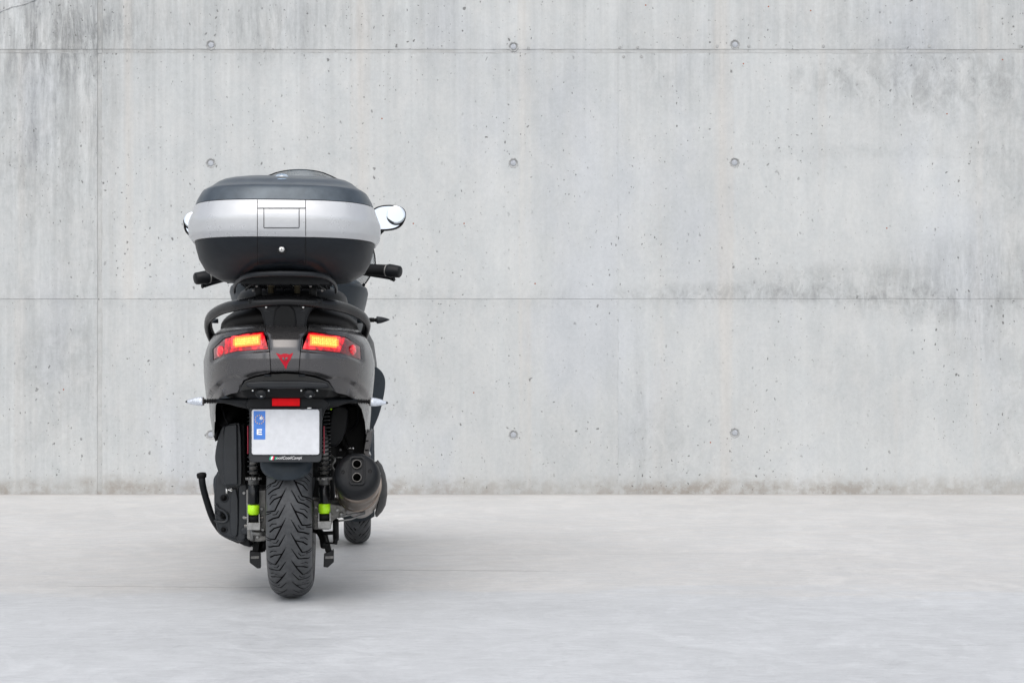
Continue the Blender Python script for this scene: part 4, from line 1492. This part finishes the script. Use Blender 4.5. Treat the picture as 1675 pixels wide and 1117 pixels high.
wdt = max(v.co.x for v in tme.vertices) - min(v.co.x for v in tme.vertices)
want = (P(493.5, 749, -.35) - P(451.5, 749, -.35)).length
ltr.scale = (want / wdt, .80, 1)
ltr.rotation_euler = (R(90), 0, 0)
ltr.location = P(472.5, 748.8, PK(748.8, .0012))

# side reflector edges
for x0, x1 in ((404.4, 405.9), (529.2, 530.5)):
    A = [P(x, y, -.28) for x, y in ((x0, 697), (x1, 697), (x1 + .3, 742), (x0 + .3, 742))]
    part(MB().add(prism(A, [p + Vector((0, .05, 0)) for p in A])), 'side_reflector', 'pink', S, smooth=False)

# rear mudguard flap
rings = []
for z, hwp, k in ((752, 42.5, -.275), (760, 42.0, -.280), (766, 41, -.281), (772, 38, -.281), (777, 33.5, -.280), (780.5, 28.5, -.279), (782.6, 21, -.278)):
    a, b = P(467.2 - hwp, z, k), P(467.2 + hwp, z, k)
    rings.append([a.lerp(b, u) + Vector((0, .030 * abs(2 * u - 1) ** 3.2, -.004 * (1 - abs(2 * u - 1) ** 2))) for u in [i / 20 for i in range(21)]])
mg = part(MB().add(loft(rings, False, False)), 'mudguard', 'fairing')
solid(mg, .006, 0)
bevel(mg, .002, 2)
# inner hugger
rings = []
for i in range(17):
    a = R(62 + i * 90 / 16)
    d = Vector((0, -math.cos(a), math.sin(a)))
    rings.append([Vector((u * .088, 0, .265)) + d * (.305 - .05 * abs(u) ** 3) for u in [j / 5 - 1 for j in range(11)]])
hg = part(MB().add(loft(rings, False, False)), 'inner_mudguard', 'deep')
solid(hg, .004)

# ---- shocks
def shock(cx_, s):
    k = -.12
    top, bot = P(cx_, 655, k), P(cx_ + .6, 858, k)
    d = (top - bot).normalized()
    at = lambda py: P(cx_, py, k)
    bodyo = part(MB().add(lathe([(0, .0155), (.004, .0172), (.055, .0172), (.058, .0150)], at(824), (0, 0, 1), 28)).add(tube([at(800), at(790)], .012, 12)).add(tube([at(790), at(655)], .0085, 12)), 'shock_absorber', 'gloss')
    # spring
    z0, z1 = at(777).z, at(662).z
    turns = 17
    hel = []
    nn = turns * 20
    c = at(700)
    for i in range(nn + 1):
        t = i / nn
        a = 2 * math.pi * turns * t
        zt = z0 + (z1 - z0) * (t ** .86)
        hel.append(Vector((c.x + .0175 * math.cos(a), c.y + .0175 * math.sin(a), zt)))
    part(MB().add(tube(hel, .0027, 8)), 'spring', 'gloss', bodyo)
    part(MB().add(tube([at(775), at(715)], .0125, 14)), 'bump_tube', 'alud', bodyo)
    # notched adjuster
    pr = MB().add(lathe([(0, .0150), (.0, .0165), (.014, .0172), (.0145, .0212), (.021, .0212), (.0215, .016), (.024, .0155)], at(792.5), (0, 0, 1), 32))
    for i in range(10):
        a = 2 * math.pi * i / 10
        pr.add(box(at(782.5) + Vector((.0210 * math.cos(a), .0210 * math.sin(a), 0)), (.006, .006, .0075), Matrix.Rotation(a, 3, 'Z')))
    part(pr, 'preload_collar', 'alu', bodyo)
    part(MB().add(lathe([(0, .0160), (.001, .0178), (.028, .0178), (.029, .0165)], at(839.3 if s > 0 else 841.3), (0, 0, 1), 36)), 'green_sleeve', 'green', bodyo)
    yb = 845.5 if s > 0 else 848
    part(MB().add(lathe([(-.0145, .0125), (-.0135, .0138), (.0135, .0138), (.0145, .0125)], P(cx_, yb, k), (1, 0, 0), 28)), 'bush', 'rub', bodyo)
    # clevis with bolts
    cl = MB()
    for q in (-1, 1):
        A = [P(cx_ + q * 10.5, yb - 8, k - .017), P(cx_ + q * 8.0, yb - 8, k - .017), P(cx_ + q * 8.0, yb + 16, k - .022), P(cx_ + q * 11.5, yb + 16, k - .022)]
        cl.add(prism(A, [p + Vector((0, .04, 0)) for p in A]))
    A = [P(cx_ - 11.5, yb + 6.5, k - .024), P(cx_ + 11.5, yb + 6.5, k - .024), P(cx_ + 11, yb + 19, k - .026), P(cx_ - 11, yb + 19, k - .026)]
    cl.add(prism(A, [p + Vector((0, .045, 0)) for p in A]))
    clv = part(cl, 'clevis', 'alu', S, bev=.002)
    for q, yy in ((-1, yb - 1), (1, yb - 1), (-1, yb + 12)):
        p = P(cx_ + q * 12.0, yy, k + .0)
        part(MB().add(lathe([(-.008, .0048), (.004, .0048), (.006, .0045), (.006, .001)] if q > 0 else [(.008, .0048), (-.004, .0048), (-.006, .0045), (-.006, .001)], p, (1, 0, 0), 6)), 'clevis_bolt', 'alud', clv, smooth=False)
    return bodyo


shock(414.8, -1)
shock(530.5, 1)

# ---- swing arm castings, hub, axle
part(MB().add(pxprism([(512, 818), (545, 824), (566, 826), (566, 842), (545, 850), (540, 866), (512, 866)], -.06, .08, 0)), 'swing_arm', 'alud', bev=.006, seg=3)
mb = MB()
mb.add(pxprism([(402, 800), (436, 800), (437, 884), (420, 886), (404, 882)], -.085, .10, 0))
sw = part(mb, 'swing_arm', 'alud', bev=.006, seg=3)
part(MB().add(tube([P(412, 872, -.10), P(438, 872, -.09)], .008, 12)).add(tube([P(413, 884, -.1), P(413, 862, -.1)], .0065, 10)), 'hub_casting', 'alu', sw)
part(MB().add(tube([P(425, 820, -.07), P(440, 821, -.05)], .006, 10)).add(tube([P(425, 838, -.08), P(438, 837, -.05)], .005, 10)), 'axle_spacer', 'alud', sw)
part(MB().add(pxprism([(404, 792), (436, 792), (436, 812), (404, 812)], -.05, .05, 0)), 'caliper_bracket', 'deep', sw, bev=.004)
part(MB().add(tube([P(509, 841, -.05), P(521, 841, -.05)], .008, 6)).add(tube([P(507, 816, -.04), P(516, 816, -.04)], .006, 10)), 'axle_nut', 'alu', sw)

# ---- transmission cover and air box on the left
cvt = [(352, 775), (362, 764), (404, 764), (407, 800), (405, 866), (406, 882), (395, 888), (384, 884.5), (372, 880.5), (360, 876), (355, 866), (351.5, 852), (349.5, 822), (350, 798)]
cv = part(MB().add(pxprism([(386, 790), (404, 790), (406, 866), (410, 884), (412, 896), (398, 892), (384, 885)], .0, .42, 0)), 'crankcase', 'black', bev=.008, seg=3)
cover = part(MB().add(pxprism(cvt, -.03, .30, 1, .06)), 'transmission_cover', 'casing', bev=.034, seg=8)
part(MB().add(pxprism([(389, 775), (406, 775), (406, 880), (394, 886), (386, 884), (388, 850)], -.042, .0, 1)), 'cover_rib', 'casing', cover, bev=.008, seg=3)
for x, y, r in ((366.5, 814, .011), (367, 843, .0125), (366, 866, .009)):
    part(MB().add(torus(P(x, y, -.031), (0.15, 1, 0), r, .0028, 28, 8)), 'screw_boss', 'bodyd', cover)
    part(MB().add(lathe([(0, r), (.001, r * .1)], P(x, y, -.0335), (.15, 1, 0), 24)), 'boss_hole', 'deep', cover)
flang = cr([P(x, y, -.040) for x, y in ((352, 824), (358, 832), (366, 836), (371, 842), (372, 849), (367, 853.5), (356, 853), (351, 850))], 5)
part(MB().add(tube(flang, .0045, 10)), 'cover_bezel', 'casing', cover)
part(MB().add(torus(P(356, 838, -.036), (.3, 1, 0), .008, .002, 20, 6)), 'oil_cap', 'bodyd', cover)
part(MB().add(pxprism([(348, 786), (352, 776), (358, 774), (356, 800), (350, 812)], .05, .2, 1)), 'side_casing', 'fairing', bev=.006)
part(MB().add(pxprism([(377, 800), (389, 798), (390, 872), (384, 880), (376, 874)], -.048, .0, 1)), 'cover_rib', 'casing', cover, bev=.006, seg=4)
part(MB().add(pxprism([(392, 864), (406, 862), (408, 872), (396, 876)], -.055, .0, 1)), 'cover_lug', 'casing', cover, bev=.004, seg=3)
for x, y in ((399, 806), (399, 846), (428, 850), (428, 832), (517, 846), (517, 830), (552, 834), (430, 866), (421, 878)):
    part(MB().add(lathe([(.008, .0052), (-.004, .0052), (-.005, .0042), (-.005, .001)], P(x, y, -.095 if x > 405 else -.046), (0, 1, 0), 6)), 'casing_bolt', 'alu', smooth=False)
# drain hose clip
part(MB().add(lathe([(0, .004), (.016, .004)], P(371, 807, -.045), (0, 0, 1), 10)).add(torus(P(378, 801, -.045), (0, 1, 0), .004, .002, 14, 6)).add(tube([P(370, 801, -.045), P(382, 801, -.045)], .003, 8)), 'hose_clamp', 'steel')
ab = [(362, 698), (372, 693.6), (386, 691), (394, 692), (396, 790), (392, 795), (370, 795.5), (364.5, 792), (358, 775), (351.8, 756), (351.5, 742), (356, 718)]
airb = part(MB().add(pxprism(ab, -.075, .28, 1, .05)), 'air_box', 'casing', bev=.024, seg=6)
part(MB().add(pxprism([(387.5, 694), (401, 691), (403, 794), (388.5, 794)], -.045, .25, 0)), 'air_box_lid', 'deep', airb, bev=.006, seg=3)
part(MB().add(pxprism([(366, 697.5), (372, 695), (388, 693), (389, 793), (368, 793.5), (365, 775), (365, 716)], -.090, -.03, 0, .02)), 'air_box_face', 'casing', airb, bev=.004, seg=3)
for y in (750, 711):
    part(MB().add(lathe([(0, .0045), (-.002, .004), (-.002, .0005)], P(360, y, -.058), (-.4, -1, 0), 12)), 'air_box_screw', 'deep', airb)
# side strip along the fairing foot
part(MB().add(pxprism([(350, 690), (362, 696), (356, 716), (352, 722), (349, 712)], .1, .3, 0)), 'side_bracket', 'deep')
part(MB().add(pxprism([(605.5, 703), (599.5, 707), (594, 741), (601.5, 749), (608.0, 745), (603.5, 742), (609, 714), (610, 704)], .02, .25, 0)), 'foot_panel', 'body', bev=.003)
for y in (720, 735):
    part(MB().add(pxprism([(597.5, y), (603, y), (602.5, y + 2.2), (597, y + 2.2)], .015, .04, 0)), 'foot_slot', 'deep')
# inner dark forms under the tail on the right
part(MB().add(pxprism([(543, 662), (572, 664), (570, 690), (562, 715), (553, 729), (543, 731), (535, 728), (538, 690)], -.02, .3, 1)), 'inner_guard', 'black', bev=.012, seg=4)
part(MB().add(pxprism([(556, 660), (596, 664), (600, 700), (597, 745), (590, 770), (548, 770), (540, 735), (560, 725)], .14, .5, 0)), 'engine_block', 'deep', bev=.01)
part(MB().add(pxprism([(396, 660), (545, 660), (548, 820), (515, 830), (440, 830), (405, 830), (396, 790)], .16, .6, 0)), 'frame_cradle', 'deep', bev=.01)
part(MB().add(pxprism([(352, 655), (400, 650), (398, 700), (365, 700), (352, 690)], .1, .5, 0)), 'side_filler', 'deep')
# hoses, clips and small bright fittings
part(MB().add(tube(cr([P(585, 655, .05), P(586, 672, .06), P(584, 690, .08), P(572, 704, .1)], 5), .004, 8)), 'hose', 'bodyd')
part(MB().add(tube(cr([P(541, 744, .0), P(548, 752, -.02), P(543, 762, -.02), P(548, 770, 0)], 5), .0035, 8)), 'hose', 'alud')
part(MB().add(tube(cr([P(362, 662, .0), P(367, 680, .0), P(374, 694, .02)], 5), .0025, 8)), 'cable', 'bodyd')
part(MB().add(box(P(572, 732.8, .03), (.016, .008, .004))).add(lathe([(0, .004), (.008, .004)], P(577, 732.8, .025), (0, -1, 0), 10)), 'clamp', 'steel')
part(MB().add(lathe([(0, .0042), (.006, .0042)], P(556.5, 735.5, .03), (0, -1, 0), 10)).add(tube([P(546, 748, .0), P(560, 748, .0)], .0018, 8)), 'fitting', 'alu')
part(MB().add(tube([P(545, 690, .13), P(568, 735, .12)], .012, 10)), 'coolant_pipe', 'deep')
part(MB().add(tube([P(566, 738, .04), P(578, 738, .04)], .011, 12)), 'coolant_pipe', 'deep')
part(MB().add(lathe([(0, .003), (.003, .003)], P(541.5, 669, -.15), (0, -1, 0), 8)), 'green_cap', 'green')

# ---- exhaust
A, B = P(583.6, 775, -.27), P(589.5, 826, .16)
ax = (B - A).normalized()
upv = Vector((0, 0, 1))
prof = [(.045, .0655), (.10, .0672), (.18, .0672), (.26, .065), (.34, .060), (.40, .050), (.44, .034), (.455, .02)]
silencer = part(MB().add(lathe(prof, A, ax, 56, 1.0, 1.04, ref=upv)), 'silencer', 'can')
cap = [(.052, .0672), (.047, .0690), (.036, .0688), (.020, .0665), (.007, .0620), (.000, .0560), (-.004, .0460), (-.005, .030), (-.005, .001)]
part(MB().add(lathe(cap, A, ax, 56, 1.0, 1.0, ref=upv)), 'end_cap', 'black', silencer)


def EP(px, py, off):
    """point on the end-cap face plane"""
    lo, hi = -.5, .2
    pl = A + ax * off
    for _ in range(40):
        m = (lo + hi) / 2
        if (P(px, py, m) - pl).dot(ax) > 0:
            hi = m
        else:
            lo = m
    return P(px, py, hi)


bz = rr(571.0, 745.5, 597.0, 793.0, 6)
bzi = rr(573.8, 749.0, 594.2, 789, 5)
mbz = MB()
o1, i1 = [EP(x, y, -.012) for x, y in bz], [EP(x, y, -.0125) for x, y in bzi]
o2, i2 = [p + ax * .02 for p in o1], [p + ax * .009 for p in i1]
mbz.add(loft([o2, o1, i1, i2], False))
part(mbz, 'outlet_bezel', 'black', silencer, bev=.0015)
part(MB().add(prism([EP(x, y, -.0058) for x, y in bzi], [EP(x, y, .003) for x, y in bzi])), 'bezel_floor', 'black', silencer, smooth=False)
for y in (759.6, 781.3):
    c = EP(583.9, y, -.008)
    tip = part(MB().add(lathe([(.004, .0140), (-.007, .0135), (-.0085, .0128), (-.0075, .0115), (-.002, .0110)], c, ax, 32, cap=False)), 'tail_pipe', mat('pipe_rim', (.20, .19, .18), .4, .9), silencer)
    part(MB().add(lathe([(-.003, .0118), (-.0028, .0005)], c, ax, 28)), 'pipe_bore', mat('bore_black', (.002, .002, .002), .95, 0, spec=.05), tip)  # flat near-black disc closing the pipe behind its rim
for x, y in ((561, 772), (605.3, 770.5)):
    c = EP(x, y, -.0022)
    part(MB().add(torus(c + ax * .002, ax, .0085, .0022, 24, 8)), 'bolt_recess', 'bodyd', silencer)
    part(MB().add(lathe([(.004, .0058), (-.003, .0055), (-.003, .0028), (.0, .0025), (.0, .0005)], c, ax, 20)), 'cap_bolt', 'deep', silencer)
# clamp strap and bracket
st = []
for i in range(33):
    a = R(-200 + i * 250 / 32)
    aa = ax.cross(Vector((0, 0, 1))).normalized()
    bb = aa.cross(ax).normalized()
    t = .165 + .03 * math.cos(a)
    st.append(A + ax * t - aa * .0690 * math.cos(a) - bb * .0765 * math.sin(a) * -1)
part(MB().add(tube(st, .0035, 8, flat=.6)), 'strap', 'can', silencer)
part(MB().add(tube([P(553, 846, -.1), P(575, 841, -.09), P(597, 838, -.07)], .0030, 8)).add(tube([P(553, 852, -.1), P(575, 848.5, -.09), P(597, 839.5, -.07)], .0030, 8)).add(lathe([(0, .007), (.02, .007)], P(558, 841, -.115), (0, 1, 0), 14)), 'exhaust_bracket', 'alu', silencer)
part(MB().add(tube(cr([B, B + Vector((-.03, .1, -.02)), B + Vector((-.12, .3, 0)), Vector((0, .75, .3))], 5), .02, 12)), 'exhaust_pipe', 'can', silencer)
# heat shield: a curved leaf, standing off the can
cl_ = [(616, 754.5, 0.0, 1.5), (620.5, 763, -.0, 4.0), (624.5, 777, .0, 5.2), (626.8, 795, .0, 6.2), (626.5, 812, 0, 6.6), (623.5, 828, 0, 7.0), (619.5, 838, 0, 5.5), (617, 843.5, 0, 2)]
rings = []
for i, (x, y, _, w_) in enumerate(cl_):
    k = -.20 + .30 * i / 7
    c = P(x, y, k)
    wm = w_ / (F / (OY + k))
    rings.append([c + Vector((wm * (math.sin(u)), .045 * (u / 1.6), 0)) + Vector((.0, -.02 * math.cos(u) + .02, .0)) for u in [(-1.6 + 3.2 * j / 12) for j in range(13)]])
hsd = part(MB().add(loft(rings, False, False)), 'heat_shield', 'black', silencer)
solid(hsd, .005, 0)
bevel(hsd, .0015, 2)
part(MB().add(tube([P(619, 767, -.19), P(622.5, 775, -.19), P(620.5, 779, -.19)], .0016, 6)), 'shield_clip', 'alu', silencer)

# ---- stand and lever
mb = MB()
mb.add(tube(cr([P(330, 778, .05), P(331, 790, .05), P(335, 808, .06), P(341, 828, .07), (P(347, 845, .08)), P(354, 858, .1), P(366, 872, .14), P(392, 884, .14)], 5), [.0105] * 36, 12, flat=.75))
lev = part(mb, 'stand_lever', 'black')
part(MB().add(lathe([(-.004, .009), (-.002, .0145), (.008, .0155), (.013, .013), (.015, .004)], P(330, 780, .05), (-.1, 0, 1), 20, 1.0, .8)), 'lever_pad', 'rub', lev)
cs = part(MB().add(tube(cr([P(418, 905, .07), P(424, 890, .12), P(436, 880, .2)], 4), .011, 10)).add(tube(cr([P(530, 893, .02), P(528, 880, .05), P(521, 868, .1), P(505, 862, .2)], 4), .0115, 12)).add(tube([P(405, 884, .15), P(430, 899, .1)], .009, 10)).add(tube([P(436, 882, .2), P(512, 868, .2)], .014, 12)), 'centre_stand', 'deep')
for pts, k in (([(408.2, 901), (426, 902.5), (426.6, 929), (421, 929.6), (408.2, 920)], .05), ([(530, 905), (546.2, 898.5), (546.2, 919), (536, 928), (529, 927)], .05)):
    ft = part(MB().add(pxprism(pts, k, k + .035, 0)), 'stand_foot', 'gloss', cs, bev=.002)
    tx = pts[1][0]
    part(MB().add(pxprism([(tx - 14, 903), (tx - 3, 903), (tx - 5 + (6 if tx < 500 else -6), 872), (tx - 15 + (6 if tx < 500 else -4), 872)], k + .01, k + .03, 0)), 'stand_stem', 'deep', cs, bev=.003)
    x0 = pts[0][0] + 2
    part(MB().add(pxprism([(x0, 909.5), (x0 + 13.5, 909), (x0 + 13.5, 913), (x0, 913.5)], k - .002, k + .01, 0)), 'wear_mark', 'alud', ft, smooth=False)
part(MB().add(pxprism([(428, 880), (437, 880), (437, 895), (433, 902), (425, 898)], .08, .2, 0)), 'stand_bracket', 'deep', cs)
part(MB().add(tube([P(549, 850, -.03), P(549.5, 882, .0)], .0095, 12)).add(tube([P(549.5, 876, .0), P(548, 889, -.01)], .0075, 10)).add(tube([P(530, 888, .02), P(548, 888, .0)], .003, 8)).add(tube([P(528, 872, .03), P(545, 871, .03)], .006, 8)), 'side_stand_pivot', 'deep', cs)

# ---- front indicator showing at the right (and its twin on the left)
for s in (1,):
    a, b, tip = P(596, 523, .35), P(616, 523.6, .33), P(637.5, 522.8, .33)
    q = MB().add(tube([a, b.lerp(a, .55)], .007, 10))
    L = (b - a).length
    prof = [(L * .42, .004)]
    for i in range(4):
        t = L * (.45 + .09 * i)
        prof += [(t, .004), (t + L * .02, .0078), (t + L * .05, .0078), (t + L * .06, .004)]
    prof += [(L * .86, .006), (L, .0072)]
    q.add(lathe(prof, a, b - a, 16))
    fi = part(q, 'front_indicator', 'rub')
    L = (tip - b).length
    part(MB().add(lathe([(-.001, .006), (0, .0130), (L * .1, .0132), (L * .4, .0110), (L * .7, .0068), (L * .92, .0028), (L, .0008)], b, tip - b, 24, 1, .92)), 'indicator_shell', 'bodyd', fi)

# white sticker edge on the right flank
A = [P(x, y, -.02) for x, y in ((606.5, 585), (609.5, 588), (612.2, 597), (611.5, 601), (609.5, 596), (606.5, 590))]
